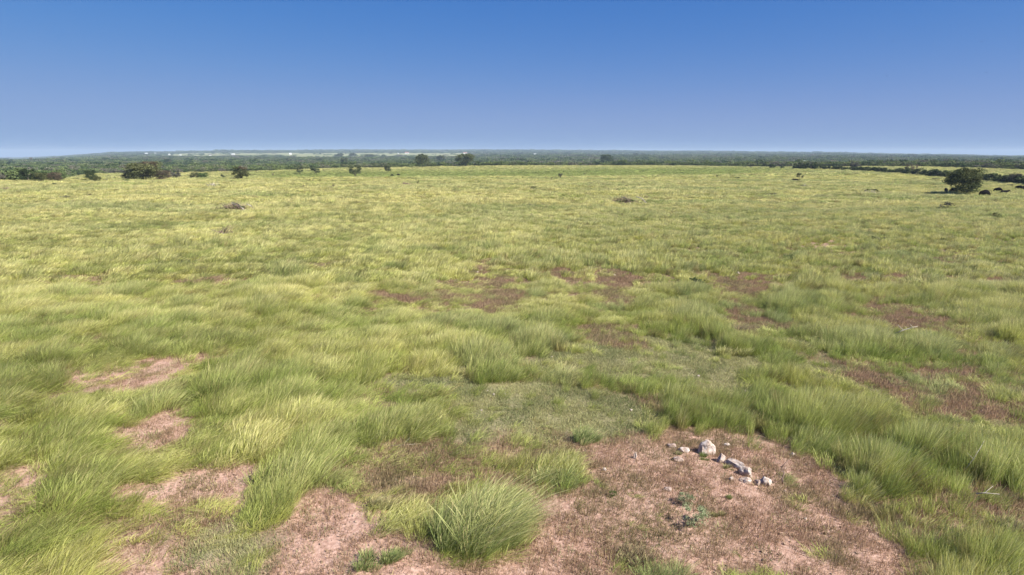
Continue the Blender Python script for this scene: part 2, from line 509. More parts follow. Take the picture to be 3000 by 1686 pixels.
# ------------------------------------------------------------------ ground sheet
def build_ground():
    ang = np.unique(np.concatenate([np.linspace(-180, -62, 24), np.linspace(-62, 62, 520), np.linspace(62, 180, 24)]))
    rad = np.concatenate([np.linspace(1.5, 12, 22)[:-1], np.geomspace(12, 13500, 560)])
    A, Rr = np.meshgrid(np.radians(ang), rad)
    x = Rr * np.sin(A); y = Rr * np.cos(A)
    xf, yf = x.ravel(), y.ravel()
    z = terrain(xf, yf)
    z = z + (fbm(xf, yf, 0.9, 3, 12) - 0.5) * 0.10 * (1 - sstep(60, 120, np.hypot(xf, yf)))
    na, nr = len(ang), len(rad)
    verts = np.stack([xf, yf, z], 1)
    verts = np.vstack([verts, [[0, 0, float(terrain(0.0, 0.0))]]])
    idx = np.arange(nr * na).reshape(nr, na)
    q = np.stack([idx[:-1, :-1], idx[1:, :-1], idx[1:, 1:], idx[:-1, 1:]], -1).reshape(-1, 4)[:, ::-1]
    faces = q.tolist()
    c = nr * na
    for k in range(na - 1): faces.append((c, int(idx[0, k + 1]), int(idx[0, k])))
    me = bpy.data.meshes.new('ground')
    me.from_pydata(verts.tolist(), [], faces)
    vx, vy = verts[:, 0], verts[:, 1]
    s, t, g = masks(vx, vy)
    col = np.ones((len(verts), 4), np.float32)
    col[:, 0] = s; col[:, 1] = t; col[:, 2] = g
    at = me.color_attributes.new('cover', 'FLOAT_COLOR', 'POINT'); at.data.foreach_set('color', col.ravel())
    r = np.hypot(vx, vy)
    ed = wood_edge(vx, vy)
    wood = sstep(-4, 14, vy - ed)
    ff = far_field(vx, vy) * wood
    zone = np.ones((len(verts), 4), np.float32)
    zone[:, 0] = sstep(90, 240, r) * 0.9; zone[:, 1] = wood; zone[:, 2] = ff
    at = me.color_attributes.new('zone', 'FLOAT_COLOR', 'POINT'); at.data.foreach_set('color', zone.ravel())
    me.polygons.foreach_set('use_smooth', [True] * len(me.polygons))
    me.update()
    o = link('ground', me, ground_mat())
    tag(o, kind='structure')
build_ground()

# ------------------------------------------------------------------ grass templates
def blades(n, radius, h, hvar, width, lean, splay, seg=3, seed=0, seedheads=0.35, wind=(1.0, 0.15), droop=0.12, round_top=0.0):
    r = np.random.default_rng(seed)
    rr = radius * np.sqrt(r.random(n)); th = r.random(n) * 2 * np.pi
    bx, by = rr * np.cos(th), rr * np.sin(th)
    hh = h * (1 - hvar * r.random(n)) * (1 - round_top * (rr / radius) ** 2)
    sh = r.random(n) < seedheads
    hh = np.where(sh, hh * 1.12, hh)
    ln = lean * (0.6 + 0.8 * r.random(n)) * hh
    ox = np.cos(th) * splay * (rr / radius) * hh + r.normal(0, 0.17, n) * hh
    oy = np.sin(th) * splay * (rr / radius) * hh + r.normal(0, 0.17, n) * hh
    fa = r.random(n) * np.pi
    wx, wy = np.cos(fa) * width / 2, np.sin(fa) * width / 2
    rnd = r.random(n)
    verts = []; cols = []; faces = []
    ts = np.linspace(0, 1, seg + 1)
    for k, t in enumerate(ts):
        cx = bx + ox * t + wind[0] * ln * t ** 2.0
        cy = by + oy * t + wind[1] * ln * t ** 2.0
        cz = hh * (t - droop * t * t * t) 
        if k < seg:
            w = np.where(sh, 0.55 + 0.9 * t, 1.0 - 0.45 * t)
            verts.append(np.stack([cx - wx * w, cy - wy * w, cz], 1))
            verts.append(np.stack([cx + wx * w, cy + wy * w, cz], 1))
            cc = np.stack([np.full(n, t), rnd, sh.astype(float), np.ones(n)], 1)
            cols += [cc, cc]
        else:
            verts.append(np.stack([cx, cy, cz], 1))
            cols.append(np.stack([np.full(n, t), rnd, sh.astype(float), np.ones(n)], 1))
    V = np.concatenate(verts); Cc = np.concatenate(cols)
    ar = np.arange(n)
    for k in range(seg - 1):
        a = ar + 2 * k * n; b = a + n; c = b + n; d = c + n
        faces += np.stack([a, b, d, c], 1).tolist()
    a = ar + 2 * (seg - 1) * n
    faces += np.stack([a, a + n, a + 2 * n], 1).tolist()
    return V, faces, Cc

TEMPL = {}
def template_set(key, meshes, mat):
    col = bpy.data.collections.new('templates_' + key)
    for i, me in enumerate(meshes):
        if not me.materials: me.materials.append(mat)
        o = bpy.data.objects.new('template_%s_%02d' % (key, i), me)
        col.objects.link(o)
    TEMPL[key] = col
    return col

def scatter(name, pts, rot, scl, idx, colr, dry, key, label):
    me = bpy.data.meshes.new(name)
    me.vertices.add(len(pts))
    me.vertices.foreach_set('co', np.asarray(pts, np.float32).ravel())
    for nm, ty, arr, f in (('rot', 'FLOAT_VECTOR', rot, 'vector'), ('scl', 'FLOAT_VECTOR', scl, 'vector')):
        a = me.attributes.new(nm, ty, 'POINT'); a.data.foreach_set(f, np.asarray(arr, np.float32).ravel())
    a = me.attributes.new('idx', 'INT', 'POINT'); a.data.foreach_set('value', np.asarray(idx, np.int32))
    a = me.attributes.new('dry', 'FLOAT', 'POINT'); a.data.foreach_set('value', np.asarray(dry, np.float32))
    a = me.attributes.new('col', 'FLOAT_COLOR', 'POINT')
    cc = np.ones((len(pts), 4), np.float32); cc[:, :3] = colr
    a.data.foreach_set('color', cc.ravel())
    me.update()
    o = bpy.data.objects.new(name, me); C.objects.link(o)
    ng = bpy.data.node_groups.new('scatter_' + name, 'GeometryNodeTree')
    ng.interface.new_socket('Geometry', in_out='INPUT', socket_type='NodeSocketGeometry')
    ng.interface.new_socket('Geometry', in_out='OUTPUT', socket_type='NodeSocketGeometry')
    N, L = ng.nodes, ng.links
    gi = N.new('NodeGroupInput'); go = N.new('NodeGroupOutput')
    ci = N.new('GeometryNodeCollectionInfo'); ci.inputs[0].default_value = TEMPL[key]
    ci.inputs[1].default_value = True; ci.inputs[2].default_value = True
    ip = N.new('GeometryNodeInstanceOnPoints'); ip.inputs['Pick Instance'].default_value = True
    def na(nm, ty):
        n = N.new('GeometryNodeInputNamedAttribute'); n.data_type = ty; n.inputs[0].default_value = nm
        return n.outputs[0]
    er = N.new('FunctionNodeEulerToRotation')
    L.new(na('rot', 'FLOAT_VECTOR'), er.inputs[0])
    L.new(er.outputs[0], ip.inputs['Rotation'])
    L.new(na('scl', 'FLOAT_VECTOR'), ip.inputs['Scale'])
    L.new(na('idx', 'INT'), ip.inputs['Instance Index'])
    L.new(ci.outputs[0], ip.inputs['Instance'])
    L.new(gi.outputs[0], ip.inputs['Points'])
    L.new(ip.outputs[0], go.inputs[0])
    md = o.modifiers.new('scatter', 'NODES'); md.node_group = ng
    tag(o, label, None, None, 'stuff')
    return o

STRAW = (0.70, 0.66, 0.32)
m_grass = grass_mat('tall_grass_material', STRAW)
m_stub = grass_mat('dead_stubble_material', (0.42, 0.28, 0.20))
m_low = grass_mat('low_cover_material', (0.30, 0.27, 0.16))
template_set('near', [mesh_np('clump', *blades(140, 0.30, 1.0, 0.6, 0.0105, 0.38, 0.28, 4, 100 + i, round_top=0.25)) for i in range(6)], m_grass)
template_set('mid', [mesh_np('clump', *blades(115, 0.46, 1.0, 0.55, 0.026, 0.38, 0.25, 3, 200 + i, round_top=0.35)) for i in range(6)], m_grass)
template_set('wide', [mesh_np('clump', *blades(130, 0.95, 1.0, 0.55, 0.075, 0.35, 0.15, 2, 300 + i, round_top=0.5)) for i in range(6)], m_grass)
template_set('stubble', [mesh_np('stubble', *blades(55, 0.26, 0.19, 0.6, 0.012, 0.25, 0.3, 2, 400 + i, 0.2)) for i in range(5)], m_stub)
template_set('low', [mesh_np('low', *blades(70, 0.28, 0.15, 0.6, 0.012, 0.2, 0.6, 2, 500 + i, 0.1)) for i in range(5)], m_low)

def grid_pts(r0, r1, sp, half=1.06, seed=1, margin=6):
    r = np.random.default_rng(seed)
    xs = np.arange(-r1 * half - margin, r1 * half + margin, sp)
    ys = np.arange(2, r1, sp)
    X, Y = np.meshgrid(xs, ys)
    X = (X + r.uniform(-.5, .5, X.shape) * sp).ravel(); Y = (Y + r.uniform(-.5, .5, Y.shape) * sp).ravel()
    fuzz = r.normal(0, 0.04, X.shape)
    d = Y * (1 + fuzz)
    s = (np.abs(X) < Y * half + margin) & (d >= r0) & (d < r1) & (Y > 2)
    return X[s], Y[s]

def tuss(x, y, cell=1.9, sx=0.8):
    """nearest grass tussock: normalised distance from its heart, offset to it, and its own random numbers"""
    u = x * sx / cell; v = y / cell
    iu = np.floor(u); iv = np.floor(v)
    best = np.full(x.shape, 9.0); bu = np.zeros(x.shape); bv = np.zeros(x.shape); h1 = np.zeros(x.shape); h2 = np.zeros(x.shape)
    for du in (-1, 0, 1):
        for dv in (-1, 0, 1):
            a = iu + du; b = iv + dv
            cu = a + 0.5 + (_hash(a, b, 3) - 0.5) * 0.9; cv = b + 0.5 + (_hash(a, b, 4) - 0.5) * 0.9
            rr = 0.42 + 0.42 * _hash(a, b, 5)
            d = np.hypot(u - cu, v - cv) / rr
            m = d < best
            best = np.where(m, d, best); bu = np.where(m, u - cu, bu); bv = np.where(m, v - cv, bv)
            h1 = np.where(m, _hash(a, b, 6), h1); h2 = np.where(m, _hash(a, b, 7), h2)
    return best, bu * cell / sx, bv * cell, h1, h2

FEATURES = []     # (x, y, radius) places kept free of scattered grass
GREEN = np.array([0.27, 0.34, 0.08]); OLIVE = np.array([0.415, 0.43, 0.10]); BLUEG = np.array([0.28, 0.35, 0.15]); GOLD = np.array([0.66, 0.60, 0.22])

def grass_colour(x, y, k, h1, h2, r):
    n1 = fbm(x, y, 5.0, 3, 61); n2 = fbm(x * 0.6, y, 16.0, 3, 63)
    rd = np.hypot(x, y)
    left = 1 - sstep(-0.5, 0.5, x / np.maximum(y, 1))
    o = np.clip(0.50 + (n1 - .5) * 1.3 + (n2 - .5) * 0.7 + (h1 - .5) * 0.55 + 0.14 * left - .08 - .10 * sstep(50, 25, rd), 0, 1)[:, None]
    c = GREEN * (1 - o) + OLIVE * o
    bl = (sstep(0.76, 0.98, h2) * 0.7 * (1 - .5 * left))[:, None]
    c = c * (1 - bl) + BLUEG * bl
    ti = sstep(1.1, 0.2, k)
    g = ((0.2 + 0.5 * ti) * (0.35 + h1) * sstep(25, 130, rd))[:, None]
    g = np.clip(g, 0, .75)
    c = c * (1 - g) + GOLD * g
    st = (sstep(.50, .70, fbm(x * .22, y * .8, 7.0, 3, 68)) * .75 * sstep(40, 120, rd))[:, None]
    c = c * (1 - st) + np.array([0.24, 0.33, 0.09]) * st
    br = ((r.random(len(x)) < 0.14) * 0.6 * (k > .5))[:, None]
    c = c * (1 - br) + np.array([0.25, 0.17, 0.09]) * br
    # the green meadow below the far edge of the field
    X = pxcol(x, y)
    md = (sstep(285, 330, y) * (1 - sstep(430, 560, y)) * sstep(600, 900, X) * (1 - sstep(2100, 2500, X)))[:, None]
    c = c * (1 - md * .8) + np.array([0.20, 0.28, 0.07]) * md * .8
    c = c * r.uniform(0.78, 1.22, (len(x), 1))
    dry = np.clip(0.15 + 0.5 * ti + 0.42 * (h1 - .3) + 0.5 * (n2 - .4) + 0.25 * sstep(40, 150, rd) - .14 * sstep(45, 20, rd), 0.05, 1.2)
    return c, dry * (1 - .75 * md[:, 0])

def build_tall():
    rings = [('near', 2, 46, 0.25, 1), ('mid', 46, 120, 0.44, 2), ('wide', 120, 262, 0.92, 3), ('wide', 262, 625, 2.0, 4)]
    for i, (key, r0, r1, sp, sdn) in enumerate(rings):
        r = np.random.default_rng(700 + i)
        x, y = grid_pts(r0, r1, sp, seed=sdn)
        s, t, g = masks(x, y)
        bare = np.clip(s * 1.1 + t * 0.78 + g * 0.86, 0, 1)
        k, dx, dy, h1, h2 = tuss(x, y, 1.9 if key != 'wide' else 3.0, 0.8 if key != 'wide' else 0.42)
        body = sstep(1.25, 0.75, k)
        keep = r.random(len(x)) > bare ** 0.6
        keep &= r.random(len(x)) < 0.42 + 0.65 * body
        if r1 > 200: keep &= y < wood_edge(x, y) + 3
        for fx, fy, fr in FEATURES:
            keep &= np.hypot(x - fx, y - fy) > fr
        x, y, k, dx, dy, h1, h2, body, bare = [q[keep] for q in (x, y, k, dx, dy, h1, h2, body, bare)]
        n = len(x)
        # grass standing just in front of a bare place is grazed low
        dl = 0.8 * y / CAMH
        sb, tb, gb = masks(x * (1 + dl / y), y + dl)
        low = np.clip(sb + tb * .8 + gb * .55, 0, 1) * (1 - sstep(90, 160, y))
        if r1 > 300:
            X = pxcol(x, y)
            short = (sstep(285, 330, y) * (1 - sstep(420, 560, y)) * sstep(600, 900, X) * (1 - sstep(2100, 2500, X)))
        else: short = np.zeros(n)
        dome = np.sqrt(np.clip(1 - (k / 1.25) ** 2, 0, 1))
        big = fbm(x, y, 11.0, 2, 47)
        crest = 1 - .55 * sstep(205, 232, y) * (1 - sstep(262, 275, y))
        right = sstep(0.1, 0.6, x / y) * (1 - sstep(60, 120, y))
        h = (1 + .22 * right) * crest * (0.30 + (0.30 + 0.55 * h2) * dome * (0.35 + 1.3 * big)) * (1 - 0.6 * bare) * (1 - .72 * low) * r.uniform(0.7, 1.25, n) * (1 - 0.5 * short)
        wid = {'near': 1.0, 'mid': 1.0, 'wide': 0.85 if r1 < 300 else 1.8}[key] * r.uniform(0.8, 1.25, n)
        left = 1 - sstep(-0.45, 0.35, x / y)
        lean = 0.50 + 0.58 * left
        z = terrain(x, y) - 0.02
        rz = r.normal(0, 0.55, n) + (fbm(x, y, 7.0, 2, 71) - 0.5) * 1.2 + 0.1
        dn = np.hypot(dx, dy) + 1e-6
        tilt = 0.42 * np.clip(k, 0, 1.1) * body
        ex, ey = dx / dn, dy / dn
        lx = ex * np.cos(rz) + ey * np.sin(rz); ly = -ex * np.sin(rz) + ey * np.cos(rz)
        rot = np.stack([-ly * tilt + r.normal(0, .10, n), lx * tilt + r.normal(0, .10, n), rz], 1)
        if key == 'wide': scl = np.stack([wid, wid, h * 1.05], 1)
        else: scl = np.stack([wid * lean, wid * 0.9, h], 1)
        c, dry = grass_colour(x, y, k, h1, h2, r)
        scatter('tall_grass', np.stack([x, y, z], 1), rot, scl, r.integers(0, 6, n), c, dry, key, 'tall yellow-green prairie grass leaning to the right in the wind')
        print('GRASS', key, n)

def build_short():
    r = np.random.default_rng(31)
    x, y = grid_pts(2, 62, 0.19, seed=9)
    s, t, g = masks(x, y)
    # reddish dead stubble on soil and thatch
    n1 = fbm(x, y, 0.8, 2, 81)
    main = group_mask(SOIL[:1], x, y, 0.4)
    p = np.clip(s * 0.52 * sstep(0.25, 0.6, n1) + s * .12 + t * 0.7 + main * (.25 + .5 * n1), 0, 1)
    k = r.random(len(x)) < p
    X, Y = x[k], y[k]; n = len(X); th = t[k]
    z = terrain(X, Y) - 0.01
    mix = r.random((n, 1))
    c = np.array([0.24, 0.16, 0.10]) * (1 - mix) + np.array([0.48, 0.345, 0.235]) * mix
    grn = (sstep(0.45, 0.75, fbm(X, Y, 1.7, 2, 83)) * 0.5)[:, None]
    c = c * (1 - grn) + np.array([0.20, 0.22, 0.085]) * grn
    sc = r.uniform(0.5, 1.2, n) * (1 + 0.7 * th)
    rot = np.stack([np.zeros(n), np.zeros(n), r.normal(0.1, 0.6, n)], 1)
    scatter('dead_stubble', np.stack([X, Y, z], 1), rot, np.stack([sc * .9, sc * .9, sc], 1), r.integers(0, 5, n), c, r.random(n), 'stubble', 'short reddish dead stubble on the bare pink soil')
    # crumbs of stone and litter on the bare soil
    xs, ys = grid_pts(2, 48, 0.15, seed=19)
    s3, t3, g3 = masks(xs, ys)
    k = r.random(len(xs)) < np.clip(s3 * .75 + t3 * .25, 0, 1)
    X, Y = xs[k], ys[k]; n = len(X); z = terrain(X, Y)
    q = r.random((n, 1)) ** 1.5
    c = np.array([0.20, 0.12, 0.09]) * (1 - q) + np.array([0.66, 0.52, 0.44]) * q
    sc = 0.035 + 0.06 * r.random(n) ** 4
    scatter('soil_crumbs', np.stack([X, Y, z], 1), r.uniform(0, 6.28, (n, 3)), np.stack([sc * 1.4, sc, sc * .7], 1), r.integers(0, 4, n), c, np.zeros(n), 'crumb', 'crumbs of pale stone and brown litter on the bare soil')
    # low grey-green cover
    p = np.clip(g * 1.0 + t * 0.25 + s * 0.05, 0, 1)
    k = r.random(len(x)) < p
    X, Y = x[k], y[k]; n = len(X)
    z = terrain(X, Y) - 0.01
    m2 = sstep(0.3, 0.7, fbm(X, Y, 1.2, 2, 85))[:, None]
    c = np.array([0.22, 0.25, 0.11]) * (1 - m2) + np.array([0.38, 0.38, 0.18]) * m2
    sc = r.uniform(0.5, 1.3, n)
    rot = np.stack([np.zeros(n), np.zeros(n), r.uniform(0, 6.28, n)], 1)
    scatter('low_ground_cover', np.stack([X, Y, z], 1), rot, np.stack([sc, sc, sc], 1), r.integers(0, 5, n), c, r.random(n) * .8, 'low', 'low grey-green weeds covering the ground between the tussocks')

# ------------------------------------------------------------------ trees and bushes
def crown_mesh(name, seed, nl=1500, leaf=0.05, flat=0.0, low=0.0, clumps=26, sprawl=0.22, spiky=0.0):
    """leaves in clumps over a unit dome: x,y in -0.5..0.5, z in 0..1"""
    r = np.random.default_rng(seed)
    th = r.random(clumps) * 2 * np.pi; u = r.random(clumps)
    zc = low + (1 - low) * (0.12 + 0.74 * u ** (0.8))
    k = (zc - low) / (1 - low)
    rad = np.sqrt(np.clip(1 - (np.abs(k - 0.38) / 0.68) ** 2.2, 0.08, 1)) * 0.40 * np.sqrt(r.uniform(0.25, 1, clumps))
    cx, cy = rad * np.cos(th), rad * np.sin(th)
    cr = r.uniform(0.55, 1.25, clumps) * sprawl * (1 - .3 * k)
    ci = r.integers(0, clumps, nl)
    d = r.normal(0, 1, (nl, 3)); d /= np.linalg.norm(d, axis=1)[:, None]
    rr = cr[ci] * r.random(nl) ** 0.45
    rr = np.where(r.random(nl) < 0.10 + spiky, rr * (1.2 + spiky), rr)
    P = np.stack([cx[ci], cy[ci], zc[ci]], 1) + d * rr[:, None] * np.array([1, 1, 0.8])
    P[:, 2] = np.maximum(P[:, 2], 0.01 + 0.03 * r.random(nl))
    a = r.normal(0, 1, (nl, 3)) + d * 0.0; a /= np.linalg.norm(a, axis=1)[:, None]
    b = np.cross(a, r.normal(0, 1, (nl, 3))); b /= np.linalg.norm(b, axis=1)[:, None]
    L = leaf * r.uniform(0.6, 1.4, nl)[:, None]
    V = np.concatenate([P - a * L, P + b * L * .55, P + a * L, P - b * L * .55])
    ar = np.arange(nl)
    F = np.stack([ar, ar + nl, ar + 2 * nl, ar + 3 * nl], 1).tolist()
    tone = np.clip(r.random(clumps)[ci] * 0.6 + r.random(nl) * 0.4, 0, 1)
    c1 = np.stack([P[:, 2], tone, np.zeros(nl), np.ones(nl)], 1)
    return mesh_np(name, V, F, np.concatenate([c1] * 4))

def trunk_mesh(name, seed, stems=1, low=0.25, rad=0.035):
    r = random.Random(seed); mb = MB()
    for s in range(stems):
        a = r.random() * 6.28; sp = 0.02 if stems == 1 else 0.05
        x0, y0 = math.cos(a) * sp * (stems > 1), math.sin(a) * sp * (stems > 1)
        tx, ty = x0 * 3 + r.uniform(-.04, .04), y0 * 3 + r.uniform(-.04, .04)
        h = max(low, 0.15) + 0.12
        p = [(x0, y0, -0.05), (x0 + (tx - x0) * .4, y0 + (ty - y0) * .4, h * .5), (tx, ty, h)]
        mb.tube(p, [rad, rad * .75, rad * .55], 6)
        for k in range(4 if stems > 1 else 7):
            b = r.random() * 6.28; l = r.uniform(.22, .36); zt = h + r.uniform(.15, .42)
            q = [(tx, ty, h - .04), (tx + math.cos(b) * l * .5, ty + math.sin(b) * l * .5, h + (zt - h) * .6), (tx + math.cos(b) * l, ty + math.sin(b) * l, zt)]
            mb.tube(q, [rad * .5, rad * .3, rad * .12], 5)
    return mb.mesh(name, True)

M = {
    'oak': leaf_mat('live_oak_leaves', (0.05, 0.068, 0.032), (0.16, 0.18, 0.08)),
    'dark': leaf_mat('cedar_leaves', (0.028, 0.045, 0.020), (0.085, 0.115, 0.045)),
    'olive': leaf_mat('olive_bush_leaves', (0.07, 0.082, 0.034), (0.18, 0.19, 0.08)),
    'grey': leaf_mat('grey_mesquite_leaves', (0.07, 0.075, 0.06), (0.17, 0.165, 0.12)),
    'brown': leaf_mat('brown_dry_leaves', (0.095, 0.08, 0.052), (0.21, 0.165, 0.11)),
    'green': leaf_mat('fresh_green_leaves', (0.05, 0.085, 0.025), (0.13, 0.20, 0.06)),
    'sage': leaf_mat('sage_shrub_leaves', (0.20, 0.24, 0.12), (0.36, 0.40, 0.23)),
    'bark': plain('bark_material', (0.12, 0.10, 0.08), 0.9, 0.3, 6, 0.4),
    'dead': plain('bleached_dead_wood', (0.42, 0.37, 0.32), 0.85, 0.3, 6, 0.3),
    'deadb': plain('brown_dead_wood', (0.22, 0.155, 0.125), 0.9, 0.3, 6, 0.3),
    'cow': plain('black_cow_hide', (0.009, 0.008, 0.008), 0.95, 0.3, 4),
    'white': plain('white_painted_wall', (0.80, 0.79, 0.76), 0.6, 0.04, 0.5),
    'metal': plain('pale_metal_roof', (0.72, 0.74, 0.76), 0.5, 0.06, 0.6),
    'redroof': plain('red_brown_roof', (0.30, 0.12, 0.09), 0.7, 0.15, 0.6),
    'darkroof': plain('dark_shingle_roof', (0.10, 0.07, 0.08), 0.8, 0.15, 0.6),
    'glass': plain('dark_window_glass', (0.04, 0.045, 0.05), 0.2, 0.1, 1),
    'pole': plain('weathered_pole_wood', (0.16, 0.12, 0.09), 0.9, 0.2, 3),
    'bird': plain('dark_bird_feathers', (0.03, 0.03, 0.035), 0.8, 0.2, 20),
}
CROWN = {}
def crown_for(kind, var):
    k = (kind, var)
    if k not in CROWN:
        sd_ = 900 + hash_kind(kind) * 20 + var
        spec = {'oak': dict(nl=6500, leaf=.022, low=.12, clumps=34, sprawl=.20),
                'bush': dict(nl=6500, leaf=.022, low=.0, clumps=30, sprawl=.22),
                'spread': dict(nl=3600, leaf=.026, low=.08, clumps=20, sprawl=.19, spiky=.1),
                'small': dict(nl=1300, leaf=.048, low=.22, clumps=16, sprawl=.22, spiky=.08),
                'open': dict(nl=900, leaf=.042, low=.35, clumps=14, sprawl=.18, spiky=.15),
                'shrub': dict(nl=1500, leaf=.026, low=.0, clumps=14, sprawl=.22, spiky=.12),
                'hedge': dict(nl=700, leaf=.065, low=.0, clumps=14, sprawl=.27),
                'weed': dict(nl=120, leaf=.09, low=.0, clumps=8, sprawl=.26, spiky=.15)}[kind]
        CROWN[k] = crown_mesh('crown', sd_, **spec)
    return CROWN[k]
def hash_kind(kind): return ['oak', 'bush', 'spread', 'small', 'open', 'hedge', 'weed', 'shrub'].index(kind)
TRUNK = {k: trunk_mesh('trunk', 60 + i, st, lo, ra) for i, (k, st, lo, ra) in enumerate([('oak', 1, .22, .035), ('bush', 3, .1, .02), ('spread', 4, .12, .025), ('small', 1, .25, .03), ('open', 2, .35, .022), ('hedge', 1, .1, .03), ('weed', 1, .1, .02)])}
CM = {}
def matmesh(me, mat):
    """the shared mesh in one material"""
    k = (me.name, mat.name)
    if k not in CM:
        if not me.materials: m2 = me
        else: m2 = me.copy(); m2.materials.clear()
        m2.materials.append(mat); CM[k] = m2
    return CM[k]

def tree(name, label, cat, px, py, wpx, hpx, kind, mat, var=0, group=None, ymin=5, extra=None, loc=None, rz=None, sunk=0.0):
    p = loc if loc is not None else ground_at(px, py, ymin)
    s = mpp(p)
    w, h = wpx * s, hpx * s * 1.12
    t = thing(name, label, cat, (p.x, p.y, p.z - sunk * h), rz if rz is not None else (px * 1.7 + py) % 6.28, group, (w, w, h))
    link('trunk', matmesh(TRUNK[kind], M['bark']), None, t)
    link('crown', matmesh(crown_for(kind, var), M[mat]), None, t)
    if extra:
        for (m2, dx, dz, sx, sz) in extra:
            o = link('dry_branches', matmesh(crown_for(kind, var + 1), M[m2]), None, t)
            o.location = (dx * math.cos(t.rotation_euler.z), -dx * math.sin(t.rotation_euler.z), dz); o.scale = (sx, sx, sz)
            o['label'] = {'brown': 'reddish brown dry outer branches', 'grey': 'grey dry outer branches', 'olive': 'lighter olive upper foliage'}[m2]
    return t

